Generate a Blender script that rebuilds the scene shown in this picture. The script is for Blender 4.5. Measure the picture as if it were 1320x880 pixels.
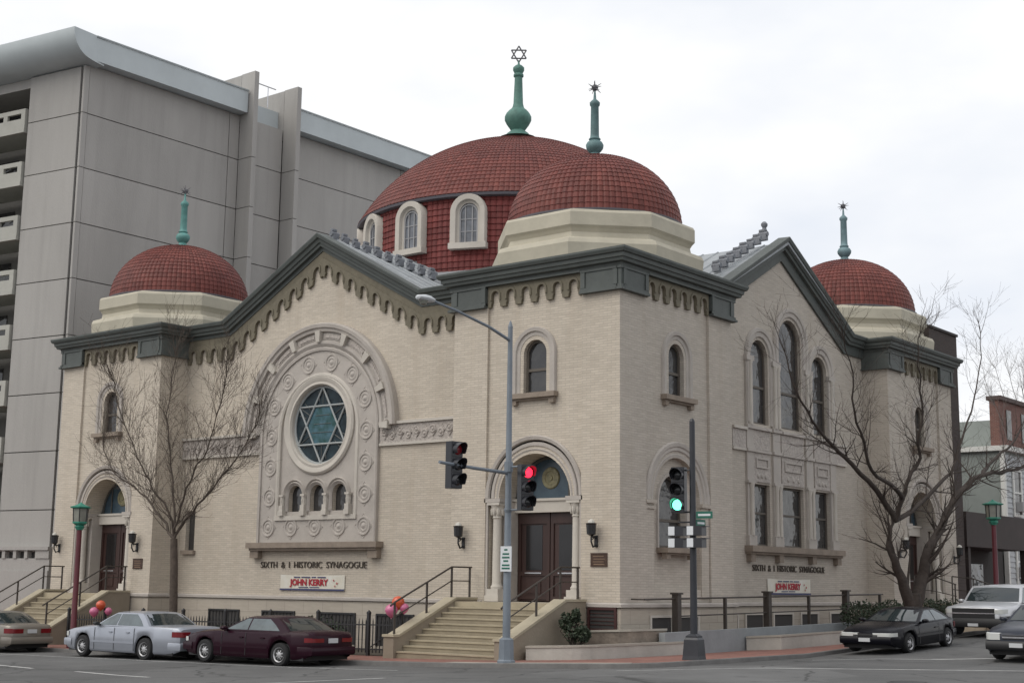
import bpy, bmesh, math, random
from math import sin, cos, pi, radians, sqrt, atan2
from mathutils import Vector, Matrix
from mathutils.geometry import tessellate_polygon
S = bpy.context.scene
COL = S.collection
for _o in list(bpy.data.objects): bpy.data.objects.remove(_o)

# ------------------------------------------------------------------ camera
YAW, PIT, ROLL, FPX = 0.6773, 0.17010, 0.0127, 1832.4
cam_d = bpy.data.cameras.new('camera')
cam = bpy.data.objects.new('camera', cam_d); COL.objects.link(cam)
fw = Vector((-sin(YAW)*cos(PIT), cos(YAW)*cos(PIT), sin(PIT)))
rt = fw.cross(Vector((0, 0, 1))).normalized(); up = rt.cross(fw)
r2 = rt*cos(ROLL) + up*sin(ROLL); u2 = -rt*sin(ROLL) + up*cos(ROLL)
M = Matrix((r2, u2, -fw)).transposed().to_4x4()
M.translation = (26.352, -38.485, 2.10)
cam.matrix_world = M
cam_d.sensor_fit = 'HORIZONTAL'; cam_d.sensor_width = 36.0
cam_d.lens = 36.0*FPX/1320.0
cam_d.clip_start = 0.1; cam_d.clip_end = 5000
S.camera = cam

# ------------------------------------------------------------------ light
SUN_EL, SUN_AZ = radians(48), radians(205)     # azimuth: direction the sun stands in, measured from +Y clockwise
w = bpy.data.worlds.new('World'); S.world = w; w.use_nodes = True
nt = w.node_tree; nt.nodes.clear()
def wn(t, **k):
    n = nt.nodes.new(t)
    for a, b in k.items(): setattr(n, a, b)
    return n
sky = wn('ShaderNodeTexSky', sky_type='NISHITA', sun_disc=False)
sky.sun_elevation = SUN_EL; sky.sun_rotation = SUN_AZ; sky.dust_density = 4.0; sky.air_density = 1.2
bg1 = wn('ShaderNodeBackground'); bg1.inputs[1].default_value = 0.10
bg2 = wn('ShaderNodeBackground'); bg2.inputs[1].default_value = 1.06
tc = wn('ShaderNodeTexCoord'); mp = wn('ShaderNodeMapping'); mp.inputs['Scale'].default_value = (1, 1, 2.2)
nz = wn('ShaderNodeTexNoise'); nz.inputs['Scale'].default_value = 3.2; nz.inputs['Detail'].default_value = 5; nz.inputs['Roughness'].default_value = 0.5
cr = wn('ShaderNodeValToRGB'); cr.color_ramp.elements[0].position = 0.30; cr.color_ramp.elements[1].position = 0.58
cr.color_ramp.elements[0].color = (0.75, 0.795, 0.88, 1); cr.color_ramp.elements[1].color = (1.0, 1.0, 1.0, 1)
mx = wn('ShaderNodeMixShader'); mx.inputs[0].default_value = 0.93
out = wn('ShaderNodeOutputWorld')
L = nt.links.new
L(tc.outputs['Generated'], mp.inputs[0]); L(mp.outputs[0], nz.inputs['Vector']); L(nz.outputs[0], cr.inputs[0]); L(cr.outputs[0], bg2.inputs[0])
L(sky.outputs[0], bg1.inputs[0]); L(bg1.outputs[0], mx.inputs[1]); L(bg2.outputs[0], mx.inputs[2]); L(mx.outputs[0], out.inputs[0])
sd = bpy.data.lights.new('sun', 'SUN'); sd.energy = 1.5; sd.angle = radians(50); sd.color = (1.0, 0.95, 0.87)
so = bpy.data.objects.new('sun', sd); COL.objects.link(so)
sdir = Vector((sin(SUN_AZ)*cos(SUN_EL), cos(SUN_AZ)*cos(SUN_EL), sin(SUN_EL)))
so.rotation_euler = (-sdir).to_track_quat('-Z', 'Y').to_euler()
so.location = (0, -30, 60)
S.view_settings.view_transform = 'Standard'; S.view_settings.look = 'None'; S.view_settings.exposure = 0.05; S.view_settings.gamma = 1.0
S.cycles.max_bounces = 6; S.cycles.use_denoising = True

# ------------------------------------------------------------------ materials
MATS = {}
def mat(name, col, rough=0.8, var=0.0, scale=3.0, bump=0.0, bscale=None, metal=0.0, spec=None, emit=None, stretch=None, island=0.0, col2=None, coat=0.0):
    if name in MATS: return MATS[name]
    m = bpy.data.materials.new(name); m.use_nodes = True; t = m.node_tree; n = t.nodes; b = n['Principled BSDF']
    b.inputs['Roughness'].default_value = rough; b.inputs['Metallic'].default_value = metal
    b.inputs['Base Color'].default_value = (*col, 1)
    if spec is not None: b.inputs['Specular IOR Level'].default_value = spec
    if coat: b.inputs['Coat Weight'].default_value = coat; b.inputs['Coat Roughness'].default_value = 0.06
    if emit: b.inputs['Emission Color'].default_value = (*emit[0], 1); b.inputs['Emission Strength'].default_value = emit[1]
    if var or bump or island or col2:
        g = n.new('ShaderNodeTexCoord'); mpn = n.new('ShaderNodeMapping')
        if stretch: mpn.inputs['Scale'].default_value = stretch
        t.links.new(g.outputs['Object'], mpn.inputs[0])
        nz = n.new('ShaderNodeTexNoise'); nz.inputs['Scale'].default_value = scale; nz.inputs['Detail'].default_value = 6; nz.inputs['Roughness'].default_value = 0.62
        t.links.new(mpn.outputs[0], nz.inputs['Vector'])
        mixc = n.new('ShaderNodeMix'); mixc.data_type = 'RGBA'
        c2 = col2 if col2 else tuple(min(1, c*(1+var)) for c in col); c1 = col if col2 else tuple(c*(1-var) for c in col)
        mixc.inputs['A'].default_value = (*c1, 1); mixc.inputs['B'].default_value = (*c2, 1)
        rr = n.new('ShaderNodeMapRange'); rr.inputs[1].default_value = 0.3; rr.inputs[2].default_value = 0.7
        t.links.new(nz.outputs[0], rr.inputs[0]); t.links.new(rr.outputs[0], mixc.inputs['Factor'])
        last = mixc.outputs['Result']
        if island:
            ge = n.new('ShaderNodeNewGeometry'); hs = n.new('ShaderNodeHueSaturation'); r3 = n.new('ShaderNodeMapRange')
            r3.inputs[3].default_value = 1-island; r3.inputs[4].default_value = 1+island
            t.links.new(ge.outputs['Random Per Island'], r3.inputs[0]); t.links.new(r3.outputs[0], hs.inputs['Value']); t.links.new(last, hs.inputs['Color'])
            last = hs.outputs[0]
        t.links.new(last, b.inputs['Base Color'])
        if bump:
            bn = n.new('ShaderNodeBump'); bn.inputs['Strength'].default_value = bump; bn.inputs['Distance'].default_value = 0.05
            n2 = n.new('ShaderNodeTexNoise'); n2.inputs['Scale'].default_value = bscale or scale*6; n2.inputs['Detail'].default_value = 4
            t.links.new(mpn.outputs[0], n2.inputs['Vector']); t.links.new(n2.outputs[0], bn.inputs['Height']); t.links.new(bn.outputs[0], b.inputs['Normal'])
    MATS[name] = m
    return m

def brick_mat(name, c1, c2, mortar, bw, bh, ms=0.006, streak=0.12, plan=False, bump=0.35, weather=None):
    m = bpy.data.materials.new(name); m.use_nodes = True; t = m.node_tree; n = t.nodes; b = n['Principled BSDF']; b.inputs['Roughness'].default_value = 0.85
    g = n.new('ShaderNodeTexCoord'); sx = n.new('ShaderNodeSeparateXYZ'); t.links.new(g.outputs['Object'], sx.inputs[0])
    cx = n.new('ShaderNodeCombineXYZ')
    if plan:
        t.links.new(sx.outputs[0], cx.inputs[0]); t.links.new(sx.outputs[1], cx.inputs[1])
    else:
        ad = n.new('ShaderNodeMath'); ad.operation = 'ADD'; t.links.new(sx.outputs[0], ad.inputs[0]); t.links.new(sx.outputs[1], ad.inputs[1])
        t.links.new(ad.outputs[0], cx.inputs[0]); t.links.new(sx.outputs[2], cx.inputs[1])
    br = n.new('ShaderNodeTexBrick'); br.inputs['Scale'].default_value = 1.0
    br.inputs['Brick Width'].default_value = bw; br.inputs['Row Height'].default_value = bh; br.inputs['Mortar Size'].default_value = ms
    br.inputs['Color1'].default_value = (*c1, 1); br.inputs['Color2'].default_value = (*c2, 1); br.inputs['Mortar'].default_value = (*mortar, 1); br.inputs['Bias'].default_value = 0.0
    t.links.new(cx.outputs[0], br.inputs['Vector'])
    mp1 = n.new('ShaderNodeMapping'); mp1.inputs['Scale'].default_value = (1.6, 10.0, 1) if not plan else (1.2, 1.2, 1); t.links.new(cx.outputs[0], mp1.inputs[0])
    nz = n.new('ShaderNodeTexNoise'); nz.inputs['Scale'].default_value = 1.0; nz.inputs['Detail'].default_value = 5; nz.inputs['Roughness'].default_value = 0.7
    t.links.new(mp1.outputs[0], nz.inputs['Vector'])
    n2 = n.new('ShaderNodeTexNoise'); n2.inputs['Scale'].default_value = 0.28; n2.inputs['Detail'].default_value = 5; t.links.new(g.outputs['Object'], n2.inputs['Vector'])
    mr = n.new('ShaderNodeMapRange'); mr.inputs[1].default_value = 0.3; mr.inputs[2].default_value = 0.7; mr.inputs[3].default_value = 1-streak; mr.inputs[4].default_value = 1+streak
    t.links.new(nz.outputs[0], mr.inputs[0])
    mr2 = n.new('ShaderNodeMapRange'); mr2.inputs[1].default_value = 0.3; mr2.inputs[2].default_value = 0.7; mr2.inputs[3].default_value = 0.93; mr2.inputs[4].default_value = 1.06
    t.links.new(n2.outputs[0], mr2.inputs[0])
    mu = n.new('ShaderNodeMath'); mu.operation = 'MULTIPLY'; t.links.new(mr.outputs[0], mu.inputs[0]); t.links.new(mr2.outputs[0], mu.inputs[1])
    hs = n.new('ShaderNodeHueSaturation'); t.links.new(br.outputs['Color'], hs.inputs['Color']); t.links.new(mu.outputs[0], hs.inputs['Value'])
    last = hs.outputs[0]
    if weather:                                   # rain-washed streaks running down the wall
        mp3 = n.new('ShaderNodeMapping'); mp3.inputs['Scale'].default_value = (1.6, 0.12, 1); t.links.new(cx.outputs[0], mp3.inputs[0])
        n3 = n.new('ShaderNodeTexNoise'); n3.inputs['Scale'].default_value = 1.0; n3.inputs['Detail'].default_value = 4; t.links.new(mp3.outputs[0], n3.inputs['Vector'])
        m3 = n.new('ShaderNodeMapRange'); m3.inputs[1].default_value = 0.52; m3.inputs[2].default_value = 0.75; m3.inputs[3].default_value = 0.0; m3.inputs[4].default_value = 0.35
        t.links.new(n3.outputs[0], m3.inputs[0])
        mc = n.new('ShaderNodeMix'); mc.data_type = 'RGBA'; mc.inputs['B'].default_value = (*weather, 1)
        t.links.new(m3.outputs[0], mc.inputs['Factor']); t.links.new(last, mc.inputs['A']); last = mc.outputs['Result']
    t.links.new(last, b.inputs['Base Color'])
    bn = n.new('ShaderNodeBump'); bn.inputs['Strength'].default_value = bump; bn.inputs['Distance'].default_value = 0.02
    ma = n.new('ShaderNodeMath'); ma.operation = 'SUBTRACT'; ma.inputs[0].default_value = 1.0; t.links.new(br.outputs['Fac'], ma.inputs[1])
    t.links.new(ma.outputs[0], bn.inputs['Height']); t.links.new(bn.outputs[0], b.inputs['Normal'])
    MATS[name] = m
    return m

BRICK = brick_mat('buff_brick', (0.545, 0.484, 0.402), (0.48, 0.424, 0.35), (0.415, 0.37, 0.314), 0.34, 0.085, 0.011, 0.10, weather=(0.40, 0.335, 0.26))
BRICK_SHADE = brick_mat('shaded_buff_brick', (0.48, 0.433, 0.376), (0.427, 0.383, 0.33), (0.385, 0.346, 0.298), 0.34, 0.085, 0.011, 0.10, weather=(0.37, 0.315, 0.25))  # same buff brick, with the side front's shade put into a darker, greyer colour
BROWNB = brick_mat('dark_brown_brick', (0.05, 0.034, 0.03), (0.035, 0.026, 0.024), (0.06, 0.05, 0.045), 0.22, 0.075, 0.01, 0.2)
REDB = brick_mat('red_brick', (0.17, 0.065, 0.05), (0.13, 0.05, 0.04), (0.2, 0.15, 0.13), 0.22, 0.075, 0.01, 0.2)
PAVER = brick_mat('brick_paving', (0.25, 0.105, 0.08), (0.185, 0.08, 0.064), (0.19, 0.125, 0.10), 0.22, 0.11, 0.008, 0.25, plan=True)
STONE = mat('carved_stone', (0.415, 0.38, 0.345), 0.85, 0.10, 1.2, 0.25, 14)
STONE2 = mat('stone_relief', (0.40, 0.362, 0.33), 0.85, 0.22, 9.0, 0.9, 10)
STONEL = mat('pale_stone', (0.495, 0.46, 0.41), 0.85, 0.08, 1.0, 0.2, 10)
SILLM = mat('weathered_sill', (0.25, 0.205, 0.165), 0.85, 0.18, 2.0, 0.25, 10)
CREAM = mat('cream_render', (0.435, 0.403, 0.322), 0.8, 0.11, 0.9, 0.15, 6)
TILE = mat('red_roof_tile', (0.118, 0.031, 0.026), 0.55, 0.3, 0.7, 0.0, island=0.2, spec=0.3, col2=(0.165, 0.047, 0.036))
TILED = mat('red_drum_tile', (0.145, 0.030, 0.027), 0.6, 0.2, 1.0, 0.0, island=0.16, spec=0.3)
SLATEP = mat('slate_green_paint', (0.072, 0.082, 0.077), 0.6, 0.16, 1.6, 0.1, 8)
OLIVE = mat('olive_corbel_paint', (0.155, 0.136, 0.096), 0.75, 0.2, 2.5, 0.15, 10)
METALR = mat('grey_metal_roof', (0.26, 0.28, 0.295), 0.5, 0.2, 0.9, 0.1, 4, stretch=(1, 1, 1))
COPPER = mat('copper_patina', (0.08, 0.185, 0.155), 0.65, 0.3, 2.5, 0.1, 8)
IRON = mat('dark_iron', (0.018, 0.018, 0.02), 0.5)
RAILM = mat('brown_iron', (0.045, 0.036, 0.03), 0.55, 0.2, 5)
GLASS = mat('dark_window_glass', (0.02, 0.021, 0.024), 0.06, 0.0, 0.5, spec=0.65, col2=(0.06, 0.058, 0.056))
def wavy(m, k):
    t = m.node_tree; n = t.nodes; b = n['Principled BSDF']; g = n.new('ShaderNodeTexCoord'); z = n.new('ShaderNodeTexNoise'); z.inputs['Scale'].default_value = 1.6; z.inputs['Detail'].default_value = 2
    t.links.new(g.outputs['Object'], z.inputs['Vector']); bp = n.new('ShaderNodeBump'); bp.inputs['Strength'].default_value = k; bp.inputs['Distance'].default_value = .25; t.links.new(z.outputs[0], bp.inputs['Height']); t.links.new(bp.outputs[0], b.inputs['Normal'])
wavy(GLASS, .16)
GLASSB = mat('drum_window_glass', (0.13, 0.14, 0.16), 0.15, 0.5, 1.5, spec=0.6)
STAIN = mat('stained_glass', (0.008, 0.014, 0.018), 0.35, 0.0, 2.4, col2=(0.03, 0.05, 0.062), spec=0.2)
STAINC = mat('stained_glass_teal', (0.012, 0.05, 0.032), 0.35, 0.0, 2.4, col2=(0.085, 0.17, 0.225), spec=0.2)
STAINBL = mat('stained_glass_blue', (0.03, 0.055, 0.08), 0.25, 0.0, 3.0, col2=(0.05, 0.085, 0.11), spec=0.5)
GOLD = mat('gold_glass', (0.20, 0.18, 0.10), 0.5, 0.4, 9)
DOORW = mat('dark_red_wood', (0.036, 0.016, 0.013), 0.5, 0.25, 1.5, 0.1, 9, stretch=(1, 1, 0.2))
DOORG = mat('door_glass', (0.012, 0.011, 0.012), 0.15, 0.4, 1)
BRASS = mat('dull_brass', (0.3, 0.2, 0.09), 0.4, metal=0.7)
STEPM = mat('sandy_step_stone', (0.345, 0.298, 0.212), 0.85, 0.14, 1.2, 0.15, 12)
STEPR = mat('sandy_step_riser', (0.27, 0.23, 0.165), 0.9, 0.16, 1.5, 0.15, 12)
CHEEK = mat('rendered_cheek_wall', (0.255, 0.215, 0.165), 0.9, 0.14, 0.8, 0.2, 9)
CHEEKT = mat('cheek_wall_cap', (0.37, 0.325, 0.24), 0.9, 0.14, 1.4, 0.1, 9)
CONC = mat('precast_concrete', (0.36, 0.347, 0.33), 0.9, 0.09, 0.35, 0.25, 22, stretch=(1, 1, 0.35))
def weathered(m, rnd, streak, dark):
    t = m.node_tree; n = t.nodes; b = n['Principled BSDF']; src = b.inputs['Base Color'].links[0].from_socket
    oi = n.new('ShaderNodeObjectInfo'); r = n.new('ShaderNodeMapRange'); r.inputs[3].default_value = 1-rnd; r.inputs[4].default_value = 1+rnd; t.links.new(oi.outputs['Random'], r.inputs[0])
    g = n.new('ShaderNodeTexCoord'); mp_ = n.new('ShaderNodeMapping'); mp_.inputs['Scale'].default_value = (1.1, 1.1, .06); t.links.new(g.outputs['Object'], mp_.inputs[0])
    z = n.new('ShaderNodeTexNoise'); z.inputs['Scale'].default_value = 1.4; z.inputs['Detail'].default_value = 7; z.inputs['Roughness'].default_value = .7; t.links.new(mp_.outputs[0], z.inputs['Vector'])
    q = n.new('ShaderNodeMapRange'); q.inputs[1].default_value = .5; q.inputs[2].default_value = .78; q.inputs[3].default_value = 1.0; q.inputs[4].default_value = 1-streak; t.links.new(z.outputs[0], q.inputs[0])
    mu = n.new('ShaderNodeMath'); mu.operation = 'MULTIPLY'; t.links.new(r.outputs[0], mu.inputs[0]); t.links.new(q.outputs[0], mu.inputs[1])
    h = n.new('ShaderNodeHueSaturation'); t.links.new(mu.outputs[0], h.inputs['Value']); t.links.new(src, h.inputs['Color']); t.links.new(h.outputs[0], b.inputs['Base Color'])
weathered(CONC, .04, .14, 0)
CONCL = mat('pale_precast', (0.385, 0.38, 0.345), 0.9, 0.1, 0.6, 0.2, 15)
JOINT = mat('joint_sealant', (0.07, 0.065, 0.06), 0.9)
FASCIA = mat('fascia_metal', (0.47, 0.515, 0.53), 0.5, 0.07, 0.5)
DARKREC = mat('recess_shade', (0.05, 0.047, 0.045), 0.9)  # flat dark colour holds the shade of window recesses and the canopy void
BALREC = mat('balcony_back_wall', (0.16, 0.155, 0.145), 0.9, .1, 1)
ASPH = mat('asphalt', (0.10, 0.10, 0.099), 0.85, 0.22, 0.35, 0.4, 40)
def road_wear(m):
    t = m.node_tree; n = t.nodes; b = n['Principled BSDF']; src = b.inputs['Base Color'].links[0].from_socket
    g = n.new('ShaderNodeTexCoord')
    wz = n.new('ShaderNodeTexNoise'); wz.inputs['Scale'].default_value = .9; wz.inputs['Detail'].default_value = 4; t.links.new(g.outputs['Object'], wz.inputs['Vector'])
    ad = n.new('ShaderNodeMix'); ad.data_type = 'RGBA'; ad.blend_type = 'LINEAR_LIGHT'; ad.inputs['Factor'].default_value = .35; t.links.new(g.outputs['Object'], ad.inputs['A']); t.links.new(wz.outputs['Color'], ad.inputs['B'])
    v = n.new('ShaderNodeTexVoronoi'); v.feature = 'DISTANCE_TO_EDGE'; v.inputs['Scale'].default_value = .22; t.links.new(ad.outputs['Result'], v.inputs['Vector'])
    c = n.new('ShaderNodeMapRange'); c.inputs[1].default_value = .004; c.inputs[2].default_value = .014; c.inputs[3].default_value = .45; c.inputs[4].default_value = 1; t.links.new(v.outputs['Distance'], c.inputs[0])
    v2 = n.new('ShaderNodeTexVoronoi'); v2.feature = 'F1'; v2.distance = 'CHEBYCHEV'; v2.inputs['Scale'].default_value = .14; t.links.new(g.outputs['Object'], v2.inputs['Vector'])
    sp_ = n.new('ShaderNodeSeparateColor'); t.links.new(v2.outputs['Color'], sp_.inputs[0])
    pr = n.new('ShaderNodeMapRange'); pr.inputs[3].default_value = .82; pr.inputs[4].default_value = 1.15; t.links.new(sp_.outputs[0], pr.inputs[0])
    st = n.new('ShaderNodeTexNoise'); st.inputs['Scale'].default_value = 1.3; st.inputs['Detail'].default_value = 3; t.links.new(g.outputs['Object'], st.inputs['Vector'])
    sr_ = n.new('ShaderNodeMapRange'); sr_.inputs[1].default_value = .62; sr_.inputs[2].default_value = .75; sr_.inputs[3].default_value = 1; sr_.inputs[4].default_value = .6; t.links.new(st.outputs[0], sr_.inputs[0])
    m1 = n.new('ShaderNodeMath'); m1.operation = 'MULTIPLY'; m2 = n.new('ShaderNodeMath'); m2.operation = 'MULTIPLY'
    t.links.new(c.outputs[0], m1.inputs[0]); t.links.new(pr.outputs[0], m1.inputs[1]); t.links.new(m1.outputs[0], m2.inputs[0]); t.links.new(sr_.outputs[0], m2.inputs[1])
    h = n.new('ShaderNodeHueSaturation'); t.links.new(m2.outputs[0], h.inputs['Value']); t.links.new(src, h.inputs['Color']); t.links.new(h.outputs[0], b.inputs['Base Color'])
road_wear(ASPH)
CURBM = mat('kerb_granite', (0.15, 0.145, 0.14), 0.85, 0.2, 1.5, 0.2, 18)  # even colour darkened to hold the shade on the kerb face
CONCS = mat('pavement_concrete', (0.36, 0.335, 0.29), 0.9, 0.12, 0.7, 0.2, 18)
PAINTW = mat('road_paint', (0.62, 0.62, 0.6), 0.8, 0.0, 3.0, col2=(0.33, 0.33, 0.33))
SOIL = mat('yard_soil', (0.055, 0.045, 0.033), 1.0, 0.3, 1.5, 0.5, 10)
WALLBL = mat('grey_rendered_wall', (0.25, 0.265, 0.275), 0.9, 0.14, 0.8, 0.2, 10)
WALLWH = mat('pale_kerb_wall', (0.40, 0.385, 0.35), 0.9, 0.16, 1.0, 0.2, 10)
POLEG = mat('blue_grey_paint', (0.155, 0.18, 0.21), 0.5, 0.14, 1.5, 0.05, 10)
POLEK = mat('black_pole_paint', (0.02, 0.022, 0.028), 0.4, 0.2, 3)
SIGK = mat('signal_black', (0.018, 0.019, 0.024), 0.35)
SIGW = mat('signal_white', (0.62, 0.64, 0.66), 0.5)
REDLAMP = mat('red_signal_lit', (0.6, 0.01, 0.02), 0.4, emit=((1.0, 0.02, 0.05), 3.0))
REDLENS = mat('red_signal_lens', (0.09, 0.006, 0.009), 0.3, emit=((1.0, 0.02, 0.05), 0.02))
GRNLAMP = mat('green_signal_lit', (0.1, 0.6, 0.4), 0.4, emit=((0.14, 1.0, 0.58), 3.2))
LENSK = mat('unlit_lens', (0.015, 0.016, 0.018), 0.2)
STREETG = mat('street_sign_green', (0.01, 0.11, 0.075), 0.5)
REDPOST = mat('red_post_paint', (0.095, 0.012, 0.02), 0.45, 0.15, 2)
GREENCAP = mat('green_lantern_paint', (0.03, 0.20, 0.14), 0.5, 0.15, 4)
LANTG = mat('lantern_glass', (0.22, 0.22, 0.19), 0.25, 0.2, 3)
BARK = mat('bark', (0.048, 0.037, 0.031), 0.95, 0.3, 5, 0.6, 14)
BARKG = mat('grey_bark', (0.075, 0.058, 0.046), 0.95, 0.3, 5, 0.5, 14)
LEAF = mat('shrub_leaf', (0.022, 0.035, 0.016), 0.7, 0.5, 5)
HOUSEW = mat('white_clapboard', (0.44, 0.46, 0.47), 0.8, 0.07, 0.8)
HOUSEG = mat('grey_green_stucco', (0.25, 0.275, 0.26), 0.9, 0.1, 0.7)
TRIMW = mat('white_trim', (0.66, 0.66, 0.63), 0.6)
BANNER = mat('banner_vinyl', (0.60, 0.555, 0.44), 0.6, 0.0, 1.6, col2=(0.68, 0.66, 0.60))
REDINK = mat('red_ink', (0.36, 0.015, 0.03), 0.6)
BLUEINK = mat('blue_ink', (0.05, 0.055, 0.13), 0.6)
LETTER = mat('bronze_letter', (0.07, 0.055, 0.042), 0.6)
PLAQUE = mat('bronze_plaque', (0.065, 0.036, 0.024), 0.45, 0.3, 12, metal=0.3)
RUBBER = mat('tyre_rubber', (0.012, 0.012, 0.013), 0.8)
RIMM = mat('alloy_rim', (0.42, 0.42, 0.43), 0.35, metal=0.3)
CARSIDE = mat('side_glass_sky_tone', (0.085, 0.105, 0.11), 0.04, 0.5, 1.2, spec=0.9)  # lighter base colour stands in for reflected sky and the view through
CARGL = mat('car_glass', (0.022, 0.03, 0.032), 0.04, spec=0.9)
CHROME = mat('chrome_trim', (0.5, 0.5, 0.52), 0.25, metal=0.8)
PLASTK = mat('black_plastic', (0.015, 0.015, 0.016), 0.55)
TAILR = mat('tail_light_red', (0.15, 0.006, 0.010), 0.2, spec=0.6)
HEADL = mat('head_light_glass', (0.55, 0.56, 0.54), 0.12, spec=0.8)
AMBER = mat('amber_lens', (0.35, 0.09, 0.03), 0.25)
PLATE = mat('licence_plate', (0.5, 0.51, 0.52), 0.5)

# ------------------------------------------------------------------ mesh builder
class MB:
    def __init__(s): s.v = []; s.f = []
    def add(s, vs, fs):
        k = len(s.v); s.v.extend([tuple(p) for p in vs]); s.f.extend([tuple(i+k for i in f) for f in fs]); return s
    def hexa(s, p):     # 8 points: bottom loop 0-3, top loop 4-7
        return s.add(p, [(3, 2, 1, 0), (4, 5, 6, 7), (0, 1, 5, 4), (1, 2, 6, 5), (2, 3, 7, 6), (3, 0, 4, 7)])
    def box(s, x0, x1, y0, y1, z0, z1):
        return s.hexa([(x0, y0, z0), (x1, y0, z0), (x1, y1, z0), (x0, y1, z0), (x0, y0, z1), (x1, y0, z1), (x1, y1, z1), (x0, y1, z1)])
    def fbox(s, F, u0, u1, o0, o1, z0, z1):
        q = [F(u0, o0, z0), F(u1, o0, z0), F(u1, o1, z0), F(u0, o1, z0), F(u0, o0, z1), F(u1, o0, z1), F(u1, o1, z1), F(u0, o1, z1)]
        return s.hexa(q)
    def tube(s, pts, rad, n=8, cap=True):
        pts = [Vector(p) for p in pts]; k = len(pts)
        rad = rad if isinstance(rad, (list, tuple)) else [rad]*k
        base = len(s.v); ref = None
        for i, p in enumerate(pts):
            d = (pts[min(i+1, k-1)] - pts[max(i-1, 0)]).normalized()
            if ref is None: ref = Vector((0, 0, 1)) if abs(d.z) < 0.9 else Vector((1, 0, 0))
            a = d.cross(ref).normalized(); b = a.cross(d); ref = b
            for j in range(n):
                t = 2*pi*j/n
                s.v.append(tuple(p + (a*cos(t) + b*sin(t))*rad[i]))
        for i in range(k-1):
            for j in range(n):
                s.f.append((base+i*n+j, base+i*n+(j+1) % n, base+(i+1)*n+(j+1) % n, base+(i+1)*n+j))
        if cap:
            s.f.append(tuple(base+j for j in reversed(range(n)))); s.f.append(tuple(base+(k-1)*n+j for j in range(n)))
        return s
    def lathe(s, prof, c=(0, 0, 0), n=24, ph=0.0, axis='z', sc=(1, 1), cap=True):
        base = len(s.v); k = len(prof)
        for r, z in prof:
            for j in range(n):
                t = 2*pi*j/n + ph
                a, b = r*cos(t)*sc[0], r*sin(t)*sc[1]
                if axis == 'z': p = (c[0]+a, c[1]+b, c[2]+z)
                elif axis == 'y': p = (c[0]+a, c[1]+z, c[2]+b)
                else: p = (c[0]+z, c[1]+a, c[2]+b)
                s.v.append(p)
        for i in range(k-1):
            for j in range(n):
                s.f.append((base+i*n+j, base+i*n+(j+1) % n, base+(i+1)*n+(j+1) % n, base+(i+1)*n+j))
        if cap and prof[0][0] > 1e-4: s.f.append(tuple(base+j for j in reversed(range(n))))
        if cap and prof[-1][0] > 1e-4: s.f.append(tuple(base+(k-1)*n+j for j in range(n)))
        return s
    def prism(s, pts, off):
        n = len(pts); off = Vector(off); a = [Vector(p) for p in pts]
        return s.add(a + [p+off for p in a], [tuple(range(n)), tuple(range(2*n-1, n-1, -1))] + [(i, i+n, (i+1) % n + n, (i+1) % n) for i in range(n)])
    def sweep(s, path, prof, mapf, closed=False):
        n = len(path); k = len(prof); base = len(s.v)
        for i in range(n):
            p = path[i]
            def dirn(a, b):
                dx, dy = b[0]-a[0], b[1]-a[1]; l = math.hypot(dx, dy) or 1e-9; return dx/l, dy/l
            pa = path[i-1] if (i > 0 or closed) else None; pb = path[(i+1) % n] if (i < n-1 or closed) else None
            d1 = dirn(pa, p) if pa else dirn(p, pb); d2 = dirn(p, pb) if pb else d1
            n1 = (d1[1], -d1[0]); n2 = (d2[1], -d2[0]); mx_, my_ = n1[0]+n2[0], n1[1]+n2[1]; l = mx_*mx_+my_*my_
            if l < 1e-6: mx_, my_ = n1; q = 1
            else: q = 2/l
            mx_, my_ = mx_*q, my_*q
            for a, o in prof: s.v.append(tuple(mapf(p[0]+mx_*a, p[1]+my_*a, o)))
        m = n if closed else n-1
        for i in range(m):
            for j in range(k):
                i2 = (i+1) % n; s.f.append((base+i*k+j, base+i*k+(j+1) % k, base+i2*k+(j+1) % k, base+i2*k+j))
        if not closed:
            s.f.append(tuple(base+j for j in range(k))); s.f.append(tuple(base+(n-1)*k+j for j in reversed(range(k))))
        return s
    def face_holes(s, F, outer, holes, o, depth):
        """flat sheet with openings in the plane of frame F at outward offset o, with reveals of the given depth"""
        polys = [[Vector((p[0], p[1], 0)) for p in outer]] + [[Vector((p[0], p[1], 0)) for p in h] for h in holes]
        flat = [p for q in polys for p in q]
        tr = tessellate_polygon(polys)
        s.add([F(p.x, o, p.y) for p in flat], [tuple(t) for t in tr])
        for h, d in zip(holes, depth if isinstance(depth, (list, tuple)) else [depth]*len(holes)):
            n = len(h); vs = [F(p[0], o, p[1]) for p in h] + [F(p[0], o-d, p[1]) for p in h]
            s.add(vs, [(i, (i+1) % n, (i+1) % n + n, i+n) for i in range(n)])
        return s
    def mesh(s, name, m, smooth=False, ang=35, recalc=True):
        me = bpy.data.meshes.new(name); me.from_pydata(s.v, [], s.f); me.update()
        if recalc:
            bm = bmesh.new(); bm.from_mesh(me); bmesh.ops.recalc_face_normals(bm, faces=bm.faces); bm.to_mesh(me); bm.free()
        if smooth:
            me.shade_smooth()
            me.set_sharp_from_angle(angle=radians(ang))
        if m: me.materials.append(m)
        return me
    def build(s, name, m, parent=None, smooth=False, ang=35, recalc=True, kind=None, label=None):
        return link(name, s.mesh(name, m, smooth, ang, recalc), parent, kind, label)

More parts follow.
